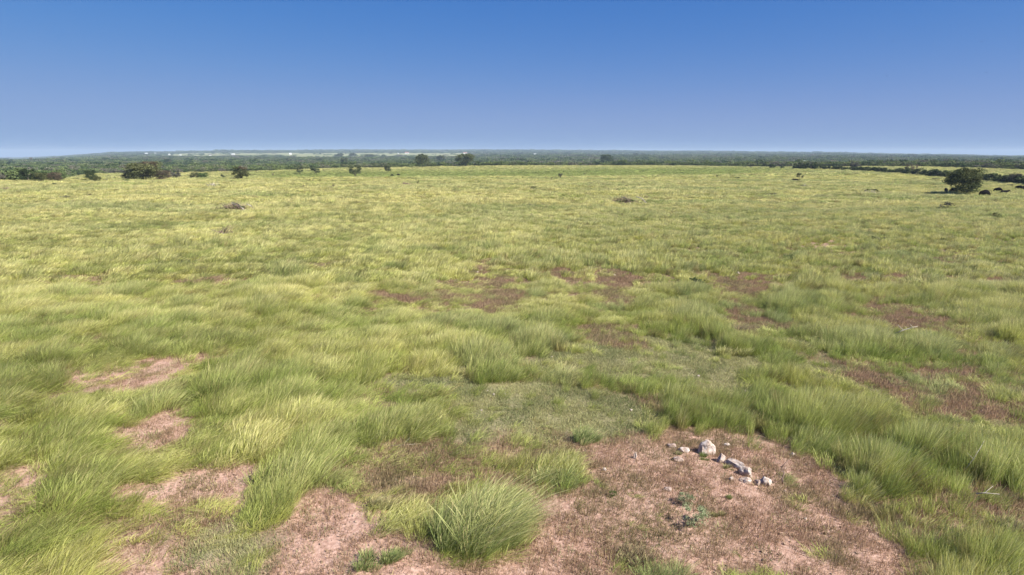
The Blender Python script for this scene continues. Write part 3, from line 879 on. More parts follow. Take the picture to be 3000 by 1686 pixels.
T = [
 # label, px, base py, w, h, kind, mat, var, ymin
 ('big_bush', 'largest dome-shaped olive bush on the left with reddish brown dry branches', 'bush', 428, 529, 122, 50, 'bush', 'olive', 0, 5),
 ('dark_tree', 'darkest green tree at the wood edge near the left border', 'tree', 84, 533, 50, 36, 'oak', 'dark', 0, 5),
 ('round_bush', 'olive rounded bush right of the dark green tree on the left', 'bush', 122, 534, 42, 26, 'bush', 'olive', 1, 5),
 ('dry_bush', 'brownish olive bush beside two dark round ones at the field edge, left', 'bush', 162, 533, 44, 26, 'bush', 'brown', 2, 5),
 ('dark_bush', 'dark upright bush with a lower companion, left of the big dome-shaped bush', 'bush', 266, 531, 36, 30, 'bush', 'dark', 1, 5),
 ('dark_bush', 'low dark bush leaning on the upright dark bush at the left crest', 'bush', 286, 533, 22, 15, 'bush', 'olive', 2, 5),
 ('dry_tree', 'grey brown half bare tree right of the big dome-shaped bush', 'tree', 514, 526, 38, 26, 'spread', 'grey', 0, 5),
 ('low_bush', 'left one of two low rounded olive bushes standing together', 'bush', 571, 525, 30, 18, 'bush', 'olive', 1, 5),
 ('low_bush', 'right one of two low rounded olive bushes standing together', 'bush', 598, 525, 32, 17, 'bush', 'green', 2, 5),
 ('small_bush', 'small dark pointed bush left of the dense spreading tree', 'bush', 655, 524, 20, 12, 'weed', 'dark', 1, 5),
 ('spreading_tree', 'dense grey olive spreading tree with brown top at the left crest', 'tree', 707, 525, 54, 33, 'spread', 'olive', 1, 5),
 ('small_tree', 'first small umbrella-shaped tree on the green meadow, left of its twin', 'tree', 879, 511, 26, 22, 'small', 'oak', 0, 262),
 ('small_tree', 'second small umbrella-shaped tree on the green meadow, right of its twin', 'tree', 926, 514, 29, 20, 'small', 'oak', 1, 262),
 ('meadow_tree', 'largest lone tree on the green meadow with several leaning stems', 'tree', 1041, 519, 46, 33, 'spread', 'oak', 0, 262),
 ('small_tree', 'small round tree on the meadow between the lone tree and the two black cows', 'tree', 1137, 507, 24, 21, 'small', 'oak', 2, 262),
 ('oak_tree', 'big round oak at the far field edge left of the white roofed house', 'tree', 1238, 492, 48, 37, 'oak', 'oak', 1, 262),
 ('oak_tree', 'widest dark oak at the far field edge right of the white roofed house', 'tree', 1364, 489, 62, 36, 'oak', 'oak', 2, 262),
 ('oak_tree', 'lone bushy dark oak at the far field edge right of the centre', 'tree', 1777, 487, 44, 31, 'bush', 'dark', 1, 262),
 ('bush', 'tiny dark bush just left of the lone bushy oak', 'bush', 1744, 486, 9, 5, 'weed', 'dark', 0, 262),
 ('mesquite_shrub', 'small forked grey green shrub on the straw line near the centre', 'shrub', 1642, 525, 14, 15, 'open', 'grey', 0, 5),
 ('dark_bush', 'first round dark bush left of the hedge on the right', 'bush', 2262, 495, 21, 13, 'bush', 'dark', 0, 262),
 ('dark_bush', 'smaller dark pointed bush between the round dark bush and the hedge', 'bush', 2291, 496, 13, 8, 'bush', 'dark', 2, 262),
 ('umbrella_tree', 'small open umbrella-shaped tree with thin trunk above a lying black cow', 'tree', 2343, 532, 24, 22, 'open', 'olive', 1, 5),
 ('field_tree', 'large bushy tree standing alone in the right part of the field beside cows', 'tree', 2820, 572, 106, 70, 'bush', 'oak', 2, 5),
 ('grey_tree', 'greyish bushy tree in front of the hedge near the right border', 'tree', 2972, 540, 42, 30, 'bush', 'grey', 0, 5),
 ('small_shrub', 'low grey shrub below the greyish tree near the right border', 'shrub', 2964, 550, 20, 10, 'weed', 'grey', 0, 5),
 ('dry_tree', 'reddish brown tree rising out of the hedge beside the utility pole', 'tree', 2663, 509, 30, 24, 'spread', 'brown', 1, 5),
 ('round_tree', 'round brownish tree behind the gap in the hedge', 'tree', 2504, 499, 30, 22, 'bush', 'grey', 2, 5),
 ('oak_tree', 'flat topped far oak above the pale pasture, leftmost of its row', 'tree', 994, 463, 32, 12, 'oak', 'oak', 0, 1200),
 ('oak_tree', 'second far oak from the left above the pale pasture', 'tree', 1033, 461, 26, 10, 'oak', 'oak', 1, 1200),
 ('oak_tree', 'widest far oak group above the pale pasture behind the meadow', 'tree', 1084, 464, 46, 11, 'bush', 'oak', 2, 1200),
 ('oak_tree', 'small round far oak at the right end of the pale pasture row', 'tree', 1125, 463, 18, 9, 'oak', 'oak', 0, 1200),
 ('oak_tree', 'dark oak right behind the white roofed house', 'tree', 1291, 478, 28, 21, 'oak', 'oak', 0, 620),
 ('oak_tree', 'far round oak standing before the pale strip right of the centre', 'tree', 1861, 460, 22, 10, 'oak', 'oak', 1, 1200),
 ('oak_tree', 'far domed oak before the pale strip, right of a similar one', 'tree', 1884, 460, 18, 9, 'bush', 'oak', 1, 1200),
 ('wood_tree', 'grey leafless looking tree rising from the wood above the big bush', 'tree', 414, 492, 40, 16, 'spread', 'grey', 0, 300),
 ('oak_tree', 'dark oak top rising from the wood behind the first small meadow trees', 'tree', 1010, 486, 26, 22, 'oak', 'oak', 2, 560),
 ('dead_tree', 'bare pinkish tree poking above the left horizon', 'tree', 92, 476, 8, 13, 'open', 'brown', 0, 800),
]
for (nm, lb, ct, px, py, w, h, kd, mt, vr, ym) in T:
    ex = None
    if nm == 'big_bush': ex = [('brown', 0.42, 0.0, 0.42, 0.55), ('brown', 0.12, 0.22, 0.45, 0.80), ('grey', -0.38, 0.0, 0.36, 0.55)]
    if nm == 'spreading_tree': ex = [('brown', 0.08, 0.30, 0.55, 0.75)]
    if nm == 'field_tree': ex = [('olive', 0.10, 0.34, 0.62, 0.70)]
    tree(nm, lb, ct, px, py, w, h, kd, mt, vr, None, ym, ex)

# hedge of dark cedar bushes crossing the right of the field
hp = [ground_at(a, b) for a, b in [(2330,497),(2392,498),(2404,498),(2470,500),(2476,501),(2512,502)]]
def hedge_run(a, b, hh, n, label, mats=('dark', 'dark', 'oak')):
    for k in range(n):
        f = (k + 0.5 + random.uniform(-.25, .25)) / n
        x = a.x + (b.x - a.x) * f + random.uniform(-.5, .5); y = a.y + (b.y - a.y) * f + random.uniform(-.5, .5)
        loc = Vector((x, y, float(terrain(x, y))))
        s = mpp(loc); w = max((b - a).length / n * 1.65, 2.4) * random.uniform(.85, 1.25); h = hh * random.uniform(.75, 1.15)
        tree('cedar_bush', label, 'bush', 100 * f, 0, w / s, h / s, 'hedge', random.choice(mats), random.randint(0, 3), 'cedar bushes of the hedge', loc=loc)
HL = 'dark green cedar bush of the long hedge crossing the right field'
hedge_run(hp[0], hp[1], 3.6, 10, 'tall dark green bush of the short hedge left of the long one')
hedge_run(hp[2], hp[3], 2.3, 10, 'low dark green bush of the middle hedge stretch right of the tall one')
hedge_run(hp[4], hp[5], 2.4, 4, 'dark green bush of the small clump between the hedge gaps')
HL2 = ['dark bush at the left end of the long hedge beside the gap', 'dark bush of the long hedge between its left part and the utility pole', 'dark bush of the long hedge just right of the utility pole',
       'dark bush of the long hedge left of the large field tree', 'dark bush of the long hedge seen behind the large field tree', 'dark bush of the long hedge between the field tree and the greyish tree', 'dark bush of the long hedge at the right border']
line = [ground_at(a, b) for a, b in [(2518,502),(2600,509),(2700,514),(2760,519),(2850,528),(2900,532),(3000,542),(3130,558)]]
for k in range(len(line) - 1):
    L_ = (line[k + 1] - line[k]).length
    hedge_run(line[k], line[k + 1], 2.5, max(4, int(L_ / 2.6)), HL2[k])

# short phrases that tell the many small plants and stones apart by what they stand beside
MARKS = [(84,520,'the darkest tree'),(428,505,'the big dome-shaped bush'),(585,515,'the two low rounded bushes'),(707,510,'the brown topped spreading tree'),
 (903,500,'the twin umbrella-shaped trees'),(1041,505,'the largest meadow tree'),(1160,515,'the two meadow cows'),(1642,518,'the forked shrub'),(1777,470,'the lone bushy oak'),
 (1828,592,'the right branch pile'),(685,612,'the wide branch pile'),(624,545,'the small white branch pile'),(2343,520,'the open umbrella-shaped tree'),(2360,490,'the short tall hedge'),
 (2553,565,'the grey brown brush heap'),(2820,540,'the large field tree'),(2970,530,'the greyish tree by the hedge'),(2622,975,'the white bleached branch'),(1395,1500,'the largest tussock'),
 (2100,1350,'the line of rocks'),(1710,1250,'the bright green upright tussock'),(2146,1030,'the yellow green upright tussock'),(2195,960,'the purple grey clump'),(1187,545,'the purple brown brush heap'),
 (14,558,'the brush heap at the left border'),(2683,490,'the utility pole'),(655,690,'the branch heap by red soil')]
NAMED = []
def name_by_place(o, px, py, what):
    m = min(MARKS, key=lambda q: abs(q[0] - px) + 2.2 * abs(q[1] - py))
    dx, dy = px - m[0], (py - m[1]) * 2.2
    side = 'right of' if dx > 0 else 'left of'
    ver = 'below' if dy > 0 else 'above'
    rel = side if abs(dx) > 2 * abs(dy) else (ver if abs(dy) > 2 * abs(dx) else ver + ' and ' + side)
    NAMED.append((o, px, py, what, rel, m[2]))
def finish_names():
    from collections import defaultdict
    g = defaultdict(list)
    for t in NAMED: g[(t[3], t[4], t[5])].append(t)
    words = ['leftmost', 'second', 'third', 'fourth', 'fifth', 'sixth', 'seventh', 'eighth']
    for (what, rel, mk), L_ in g.items():
        L_.sort(key=lambda t: t[1])
        for i, t in enumerate(L_):
            if len(L_) == 1: t[0]['label'] = 'small %s %s %s' % (what, rel, mk)
            elif len(L_) == 2: t[0]['label'] = '%s one of two %ss %s %s' % (('left', 'right')[i], what, rel, mk)
            elif i == 0: t[0]['label'] = 'leftmost %s %s %s' % (what, rel, mk)
            else: t[0]['label'] = '%s %s from left, %s %s' % (words[i], what, rel, mk)

# wood patches that lead down to the left crest and the low weeds of the field
W = [(118,546,18,7,'dark'),(144,548,18,6,'dark'),(163,545,16,9,'dark'),(285,545,12,6,'dark'),(368,534,18,8,'green'),(250,532,24,6,'dark'),(335,527,10,7,'grey'),(310,530,14,6,'grey'),
 (225,529,18,7,'dark'),(48,536,26,6,'olive'),(88,537,14,4,'dark'),(536,526,14,6,'grey'),(632,525,12,4,'dark'),
 (703,581,10,7,'dark'),(190,583,30,9,'grey'),(265,577,16,9,'brown'),(285,604,26,6,'brown'),(136,583,14,6,'grey'),(22,607,14,7,'grey'),
 (800,518,8,10,'brown'),(831,508,6,4,'dark'),(890,527,6,4,'dark'),(909,533,6,7,'brown'),(918,533,5,6,'brown'),(939,533,7,7,'olive'),(975,532,6,5,'dark'),(1017,532,14,4,'dark'),
 (893,552,13,10,'brown'),(979,553,9,12,'brown'),(1225,543,7,14,'olive'),(1147,548,12,4,'grey'),(997,509,4,4,'dark'),(1072,512,5,4,'dark'),(950,505,5,6,'grey'),
 (1651,509,5,8,'olive'),(1712,513,6,6,'brown'),(1883,507,4,7,'olive'),(1615,527,8,7,'grey'),(1531,525,5,7,'olive'),(1562,560,30,14,'olive'),(1553,610,11,12,'grey'),(1555,640,14,14,'brown'),
 (1963,530,6,5,'brown'),(1884,531,8,3,'brown'),(1835,549,12,6,'brown'),(1763,544,12,6,'olive'),(1873,547,10,5,'brown'),(1925,546,14,6,'brown'),(2100,523,7,9,'olive'),
 (1998,511,18,5,'dark'),(2159,526,18,6,'dark'),(2180,493,9,5,'grey'),(2198,494,10,7,'grey'),(2223,496,18,4,'grey'),(1983,487,8,5,'dark'),
 (2356,549,24,7,'dark'),(2509,537,20,5,'grey'),(2500,511,26,5,'grey'),(2409,517,7,4,'dark'),(2520,508,6,3,'dark'),(2739,529,22,6,'grey'),(2741,554,7,8,'olive'),(2665,576,26,4,'dark'),
 (2570,598,20,10,'brown'),(2775,615,34,22,'grey'),(2721,582,11,5,'brown'),(2794,582,6,4,'olive'),(2550,567,36,14,'dark'),(2262,576,40,9,'grey'),(2920,640,24,16,'olive'),
 (2332,688,20,14,'olive'),(2560,706,20,14,'dark'),(2590,706,16,10,'grey'),(2040,838,50,26,'dark'),(2035,700,40,12,'dark'),(2230,706,30,10,'dark'),(2760,712,20,14,'dark'),
 (1860,735,18,10,'grey'),(290,605,10,5,'grey'),(1420,536,26,4,'brown'),(2745,640,30,8,'olive')]
for i, (px, py, w, h, mt) in enumerate(W):
    kd = 'weed'
    lbl = {'dark': 'small dark green scrub bush standing in the straw-coloured grass', 'grey': 'small grey scrub plant standing in the straw-coloured grass',
           'brown': 'small brown dried weed standing in the straw-coloured grass', 'olive': 'small thin olive weed standing in the straw-coloured grass', 'green': 'small bright green bush at the foot of the big bush'}[mt]
    grp = None if mt == 'green' else {'dark': 'dark scrub bushes dotted over the field', 'grey': 'grey scrub plants dotted over the field', 'brown': 'brown dried weeds dotted over the field', 'olive': 'thin olive weeds dotted over the field'}[mt]
    ym = 262 if (py < 521 and 740 < px < 2150) else 5
    o_ = tree('scrub_plant', lbl, 'plant', px, py, w, h, kd, mt, i % 4, grp, ym)
    if mt != 'green': name_by_place(o_, px, py, {'dark': 'dark scrub bush', 'grey': 'grey scrub plant', 'brown': 'brown dried weed', 'olive': 'thin olive weed'}[mt])

# ------------------------------------------------------------------ brush piles, dead branches
def brush_pile(label, px, py, wpx, hpx, seed, mat='deadb', n=60, green=True, logs=2):
    p = ground_at(px, py); s = mpp(p); w = wpx * s; h = hpx * s
    r = random.Random(seed)
    t = thing('brush_pile', label, 'brush pile', p)
    mb = MB()
    for k in range(n):
        x = r.gauss(0, .25) * w; y = r.gauss(0, .6); l = r.uniform(.5, 1.6); a = r.uniform(0, 6.28); e = r.uniform(-.1, .9)
        z0 = r.uniform(0.05, .6) * h * math.exp(-(x / w * 2.5) ** 2)
        d = Vector((math.cos(a) * math.cos(e), math.sin(a) * math.cos(e), math.sin(e)))
        p0 = Vector((x, y, z0)); p1 = p0 + d * l * .5 + Vector((0, 0, r.uniform(-.1, .1))); p2 = p0 + d * l + Vector((r.uniform(-.15, .15), 0, r.uniform(-.1, .15)))
        mb.tube([p0, p1, p2], [.045, .03, .012], 4)
    mb.build('twigs', M[mat], t, True)
    for k in range(logs):
        m2 = MB(); x = r.uniform(-.2, .4) * w; a = r.uniform(-.4, .4); l = r.uniform(.22, .4) * w
        z = r.uniform(.45, .8) * h
        m2.tube([(x, -.5, z + .1), (x + l * .5, -.6 + a * .5, z * .8 + .05), (x + l, -.7 + a, .12)], [.06, .08, .09], 6)
        m2.build('dead_log', M['dead'], t, True)
    if green:
        o = link('regrowth', matmesh(crown_for('weed', 1), M['green']), None, t)
        o.location = (-.05 * w, -.3, 0); o.scale = (w * .8, 1.5, h * .55)
    FEATURES.append((p.x, p.y, w * .35))
    return t
brush_pile('wide pile of dead branches with bleached white logs left of the centre', 685, 620, 108, 34, 1, 'deadb', 130, True, 4)
brush_pile('pile of dead branches with brown twigs right of the centre', 1828, 600, 96, 30, 2, 'deadb', 150, True, 2)
brush_pile('small pile of white bleached branches near the left crest', 624, 548, 32, 15, 3, 'dead', 40, True, 2)
brush_pile('low purple brown brush heap in front of the two cows', 1187, 545, 38, 12, 4, 'deadb', 80, False, 0)
brush_pile('brown brush heap cut by the left border', 14, 560, 46, 13, 5, 'deadb', 80, False, 0)
brush_pile('grey brown brush heap with a dry bush left of the large field tree', 2553, 572, 36, 13, 6, 'dead', 60, False, 1)
brush_pile('small grey brush heap below the umbrella-shaped tree', 2356, 550, 26, 6, 7, 'dead', 34, False, 0)
brush_pile('grey branch heap with green weeds beside a red soil strip', 655, 692, 46, 16, 8, 'deadb', 50, True, 1)

def dead_branch(label, px, py, pts, rad, mat='dead', seed=0, forks=2):
    p = ground_at(px, py); s = mpp(p); r = random.Random(seed)
    t = thing('dead_branch', label, 'branch', p)
    P = [Vector((a * s, b, c * s)) for a, b, c in pts]
    mb = MB(); mb.tube(P, [rad * (1 - .7 * i / (len(P) - 1)) for i in range(len(P))], 6); mb.build('stem', M[mat], t, True)
    for k in range(forks):
        m2 = MB(); q = P[1 + k % (len(P) - 1)]
        d = Vector((r.uniform(-.4, .4), r.uniform(-.2, .2), r.uniform(.1, .35)))
        m2.tube([q, q + d * .5, q + d], [rad * .5, rad * .35, rad * .15], 5); m2.build('fork', M[mat], t, True)
dead_branch('white bleached branch sticking out of the tall grass on the right', 2622, 985, [(-14, -.4, 14), (8, -.4, 24), (30, -.5, 34), (44, -.5, 37)], .035, 'dead', 1)
dead_branch('thin bare branch lying on tall grass near the lower right', 2810, 1440, [(-15, -.8, 40), (0, -.9, 48), (34, -1, 50)], .018, 'dead', 2, 1)
dead_branch('thin forked bare stem rising from tall grass on the right', 2820, 1400, [(0, 0, 20), (22, 0, 60), (40, 0, 105)], .014, 'dead', 3, 2)
dead_branch('curved dark dead root beside the rightmost clearing rock', 2293, 1418, [(0, 0, 0), (-3, 0, 18), (6, .1, 30), (0, .2, 42)], .03, 'deadb', 4, 3)
dead_branch('thin straight bare stick lying in the low weeds right of the centre', 2330, 1050, [(-25, 0, 8), (0, 0, 6), (30, 0, 2)], .014, 'dead', 5, 1)
dead_branch('thin dry stick lying across the grass left of the large tussock', 1180, 1310, [(-40, 0, 4), (0, 0, 6), (45, 0, 10)], .012, 'dead', 6, 1)

# ------------------------------------------------------------------ rocks
def rock_material(name, lt, md, dk):
    m, nt, N, L = new_mat(name)
    out = nd(N, 'ShaderNodeOutputMaterial'); b = nd(N, 'ShaderNodeBsdfPrincipled'); tc = nd(N, 'ShaderNodeTexCoord')
    n = nd(N, 'ShaderNodeTexNoise'); n.inputs['Scale'].default_value = 3.2; n.inputs['Detail'].default_value = 8; n.inputs['Roughness'].default_value = .65
    L.new(tc.outputs['Object'], n.inputs['Vector'])
    n2 = nd(N, 'ShaderNodeTexNoise'); n2.inputs['Scale'].default_value = 14; n2.inputs['Detail'].default_value = 5
    L.new(tc.outputs['Object'], n2.inputs['Vector'])
    c = ramp(N, L, n.outputs['Fac'], [(0.33, dk), (0.45, md), (0.56, lt), (0.8, lt)]).outputs[0]
    c = mixc(N, L, mth(N, L, 'MULTIPLY', n2.outputs['Fac'], 0.5), c, md)
    L.new(c, b.inputs['Base Color']); b.inputs['Roughness'].default_value = .9
    b.inputs['Specular IOR Level'].default_value = 0.2
    bp = nd(N, 'ShaderNodeBump'); bp.inputs['Strength'].default_value = .6; bp.inputs['Distance'].default_value = .04
    L.new(n2.outputs['Fac'], bp.inputs['Height']); L.new(bp.outputs[0], b.inputs['Normal'])
    L.new(b.outputs[0], out.inputs[0]); return m
m_rock = rock_material('pale_limestone', (0.54, 0.49, 0.45), (0.40, 0.31, 0.25), (0.15, 0.12, 0.105))
m_rock2 = rock_material('brown_stained_limestone', (0.44, 0.36, 0.31), (0.30, 0.22, 0.18), (0.13, 0.10, 0.09))
m_stone = rock_material('white_stone', (0.60, 0.55, 0.49), (0.46, 0.38, 0.32), (0.28, 0.22, 0.18))

import bmesh
from mathutils import noise as mn
def rock_mesh(name, seed, sub=3, cuts=9, rough=.12):
    r = random.Random(seed)
    bm = bmesh.new(); bmesh.ops.create_icosphere(bm, subdivisions=sub, radius=.5)
    planes = []
    for k in range(cuts):
        d = Vector((r.gauss(0, 1), r.gauss(0, 1), r.gauss(0, .8))).normalized()
        planes.append((d, r.uniform(.30, .44)))
    for v in bm.verts:
        for d, h in planes:
            e = v.co.dot(d) - h
            if e > 0: v.co -= d * e * .93
        nz = mn.noise(v.co * 3 + Vector((seed, 0, 0))) * rough + mn.noise(v.co * 9 + Vector((0, seed, 0))) * rough * .35
        v.co += v.co.normalized() * nz
    me = bpy.data.meshes.new(name); bm.to_mesh(me); bm.free()
    me.polygons.foreach_set('use_smooth', [False] * len(me.polygons))
    return me
def rock(label, px, py, w, h, dep, seed, mat, rz=0.0, tilt=0.0, sink=.32, name='rock', group=None, cat='rock'):
    p = ground_at(px, py); s = mpp(p)
    me = rock_mesh(name, seed)
    o = link(name, me, mat)
    zz = h * s / (1 - sink)
    o.scale = (w * s, dep * s, zz)
    o.rotation_euler = (0, tilt, rz)
    o.location = (p.x, p.y + dep * s * .3, p.z + zz * (.5 - sink))
    tag(o, label, cat, group)
    FEATURES.append((p.x, p.y, max(w, dep) * s * .45))
    return o
RK = [
 ('largest pointed white limestone rock in the clearing, behind a green tuft', 2073, 1334, 50, 38, 40, 1, m_rock, .2, .15),
 ('flat pale rock immediately left of the largest pointed rock', 2006, 1328, 36, 14, 26, 2, m_rock, .1, .1),
 ('low grey rock at the far left of the line of white rocks', 1970, 1314, 30, 11, 26, 3, m_rock2, -.1, 0),
 ('small upright pale rock between the largest rock and the leaning slab', 2115, 1358, 25, 24, 24, 4, m_rock, .4, 0),
 ('long leaning white slab rock, upper one of the touching pair', 2160, 1374, 74, 24, 24, 5, m_rock, -.75, .12),
 ('pale brown mottled rock, lower one of the touching slab pair', 2188, 1397, 44, 26, 28, 6, m_rock, -.6, .15),
 ('flat pinkish rock just below the touching slab pair', 2190, 1417, 36, 13, 26, 7, m_rock, 0, .05),
 ('rightmost whitish rounded rock at the end of the rock line', 2246, 1424, 34, 24, 28, 8, m_rock, .3, .1),
 ('dark brown rock touching the left side of the rightmost whitish rock', 2222, 1423, 24, 15, 24, 9, m_rock2, .3, 0),
 ('small pale broken rock left of the flat pinkish one', 2143, 1411, 18, 14, 16, 10, m_rock, .7, .2),
 ('small upright pointed grey rock standing alone left in the clearing', 1860, 1346, 12, 21, 12, 11, m_rock, .3, .1),
 ('low dark shaded rock in front of the flat pale rock', 1988, 1354, 40, 12, 24, 12, m_rock2, -.1, 0),
 ('small round white stone alone on the clearing right of the rocks', 2324, 1337, 13, 11, 12, 14, m_stone, .3, 0),
 ('flat white rock fragment behind the largest pointed rock on its right', 2132, 1308, 24, 7, 16, 15, m_stone, .1, 0),
 ('half buried brown rock left of the upper grey-green shrub', 1958, 1442, 26, 13, 22, 16, m_rock2, .2, 0),
 ('small pinkish stone at the left side of the clearing', 1771, 1380, 12, 9, 10, 17, m_stone, .5, 0),
 ('small round pinkish stone low on the clearing, right of centre', 2360, 1524, 12, 7, 10, 18, m_stone, .5, 0),
]
for a in RK:
    f_ = 1.06 if a[3] >= 24 and a[7] is m_rock else 1.0
    rock(a[0], a[1], a[2], a[3] * f_, a[4] * f_, a[5] * f_, *a[6:])
ST = [(1410,1205),(1447,1160),(1428,1148),(1480,1158),(2190,1104),(2327,1048),(2290,1022),(2183,1149),(1843,1052),(1972,1161),(1463,1105),(2213,1178),(2882,1136),(2676,928),(2670,891),(2259,869),(2162,804),(2470,862),(2555,868),(1400,800),(1553,790),(1410,795),(1860,803),(1800,811),(2185,741),(1095,1127),(2575,705),(2722,1080),(1617,1048),(1730,705),(1720,697),(2047,1105),(2418,1068),(1850,1205)]
for i, (px, py) in enumerate(ST):
    s_ = random.uniform(4.5, 8.5)
    o_ = rock('small white stone lying in the grass or on bare ground', px, py, s_ * 1.5, s_ * .9, s_, 40 + i, m_stone, random.random() * 3, 0, .1, 'stone', 'white stones scattered over the pasture', 'stone')
    name_by_place(o_, px, py, 'white stone')

# ------------------------------------------------------------------ single tussocks and shrubs of the clearing
def tussock(label, px, py, wpx, hpx, seed, base, dry, n=1500, lean=.42, name='grass_tussock', cat='grass tussock', dep=None, width=.012):
    p = ground_at(px, py); s = mpp(p); w = wpx * s * .5; h = hpx * s * .74
    rr_ = np.random.default_rng(seed + 70)
    parts = max(3, n // 160); Vs, Fs, Cs = [], [], []; off = 0
    for q in range(parts):
        a = rr_.random() * 6.28; d_ = math.sqrt(rr_.random()) * w * .85
        v_, f_, c_ = blades(n // parts, w * rr_.uniform(.12, .26), h * rr_.uniform(.35, 1.15) * (1 - .35 * (d_ / w)), .65, width, lean * rr_.uniform(.5, 1.5), .55, 4, seed * 100 + q, rr_.uniform(.1, .6), droop=.2)
        v_ = v_ + np.array([math.cos(a) * d_, math.sin(a) * d_, 0]); c_[:, 1] = np.clip(c_[:, 1] + rr_.uniform(-.3, .3), 0, 1)
        Vs.append(v_); Cs.append(c_); Fs += [tuple(i_ + off for i_ in f) for f in f_]; off += len(v_)
    V, F, Cc = np.concatenate(Vs), Fs, np.concatenate(Cs)
    dp = dep if dep else .7
    V[:, 1] *= dp
    me = mesh_np(name, V, F, Cc)
    mat = grass_mat('tussock_material', STRAW, 1, .3, False, base, dry)
    o = link(name, me, mat)
    yy = p.y + w * .3
    o.location = (p.x, yy, float(terrain(p.x, yy)) - .02)
    tag(o, label, cat)
    FEATURES.append((p.x, p.y + w * .3, w * .38))
    return o
tussock('largest tall green tussock rising alone from the bottom centre clearing', 1398, 1606, 285, 310, 1, (0.26, 0.34, 0.10), .75, 7500, .42)
tussock('smaller green tussock right behind the largest one', 1625, 1432, 160, 100, 2, (0.2, 0.28, 0.08), .6, 2200, .3)
tussock('low green tussock at the bottom, left of the largest one', 1120, 1665, 190, 85, 3, (0.17, 0.25, 0.075), .4, 1800, .25)
tussock('bright green upright tussock behind the clearing, centre right', 1710, 1300, 90, 95, 4, (0.19, 0.28, 0.09), .5, 1200, .25)
tussock('green tuft with a yellow base left of the clearing thatch', 1080, 1500, 120, 85, 5, (0.19, 0.19, 0.08), .7, 700, .5)
tussock('small green tuft growing in front of the flat pinkish rock', 2132, 1462, 26, 42, 6, (0.12, 0.20, 0.045), .2, 260, .15)
tussock('dark green tuft hiding the foot of the largest pointed rock', 2052, 1347, 60, 34, 7, (0.14, 0.20, 0.05), .2, 600, .1)
tussock('olive green tuft growing between the slab rocks', 2140, 1380, 34, 34, 8, (0.13, 0.16, 0.05), .4, 320, .1)
tussock('green tuft in front of the flat pale rock at the left of the line', 1985, 1336, 44, 20, 9, (0.11, 0.16, 0.06), .3, 320, .1)
tussock('purplish brown dry grass clump at the bottom centre right', 1850, 1655, 130, 75, 10, (0.15, 0.09, 0.075), .5, 1600, .1)
tussock('olive tuft spread on the clearing right of the grey-green shrubs', 2110, 1520, 60, 28, 11, (0.15, 0.15, 0.05), .4, 600, .1)
tussock('yellow green upright tussock beside the low weeds, right of centre', 2146, 1052, 96, 66, 12, (0.22, 0.24, 0.06), .8, 1100, .3)
tussock('purple grey dry grass clump right of the centre', 2195, 980, 120, 60, 13, (0.20, 0.14, 0.12), .5, 1300, .15)
tussock('purple brown dry clump at the lower right border', 2965, 1560, 90, 80, 14, (0.14, 0.10, 0.085), .4, 1000, .15)

def shrub(label, px, py, w, h, var, mat):
    p = ground_at(px, py); s = mpp(p)
    t = thing('sage_shrub', label, 'shrub', p, var * 1.3, None, (w * s, w * s * .9, h * s * 1.25))
    link('stems', matmesh(TRUNK['bush'], M['bark']), None, t)
    link('foliage', matmesh(crown_for('shrub', var), M[mat]), None, t)
    FEATURES.append((p.x, p.y, w * s * .3))
shrub('upper small grey-green leafy shrub on the clearing below the rocks', 2010, 1478, 58, 42, 0, 'sage')
shrub('lower larger grey-green leafy shrub on the clearing with olive grass round it', 2036, 1540, 92, 54, 1, 'sage')
shrub('tiny green leafy shrub on the left side of the clearing', 1795, 1455, 26, 16, 2, 'green')

finish_names()

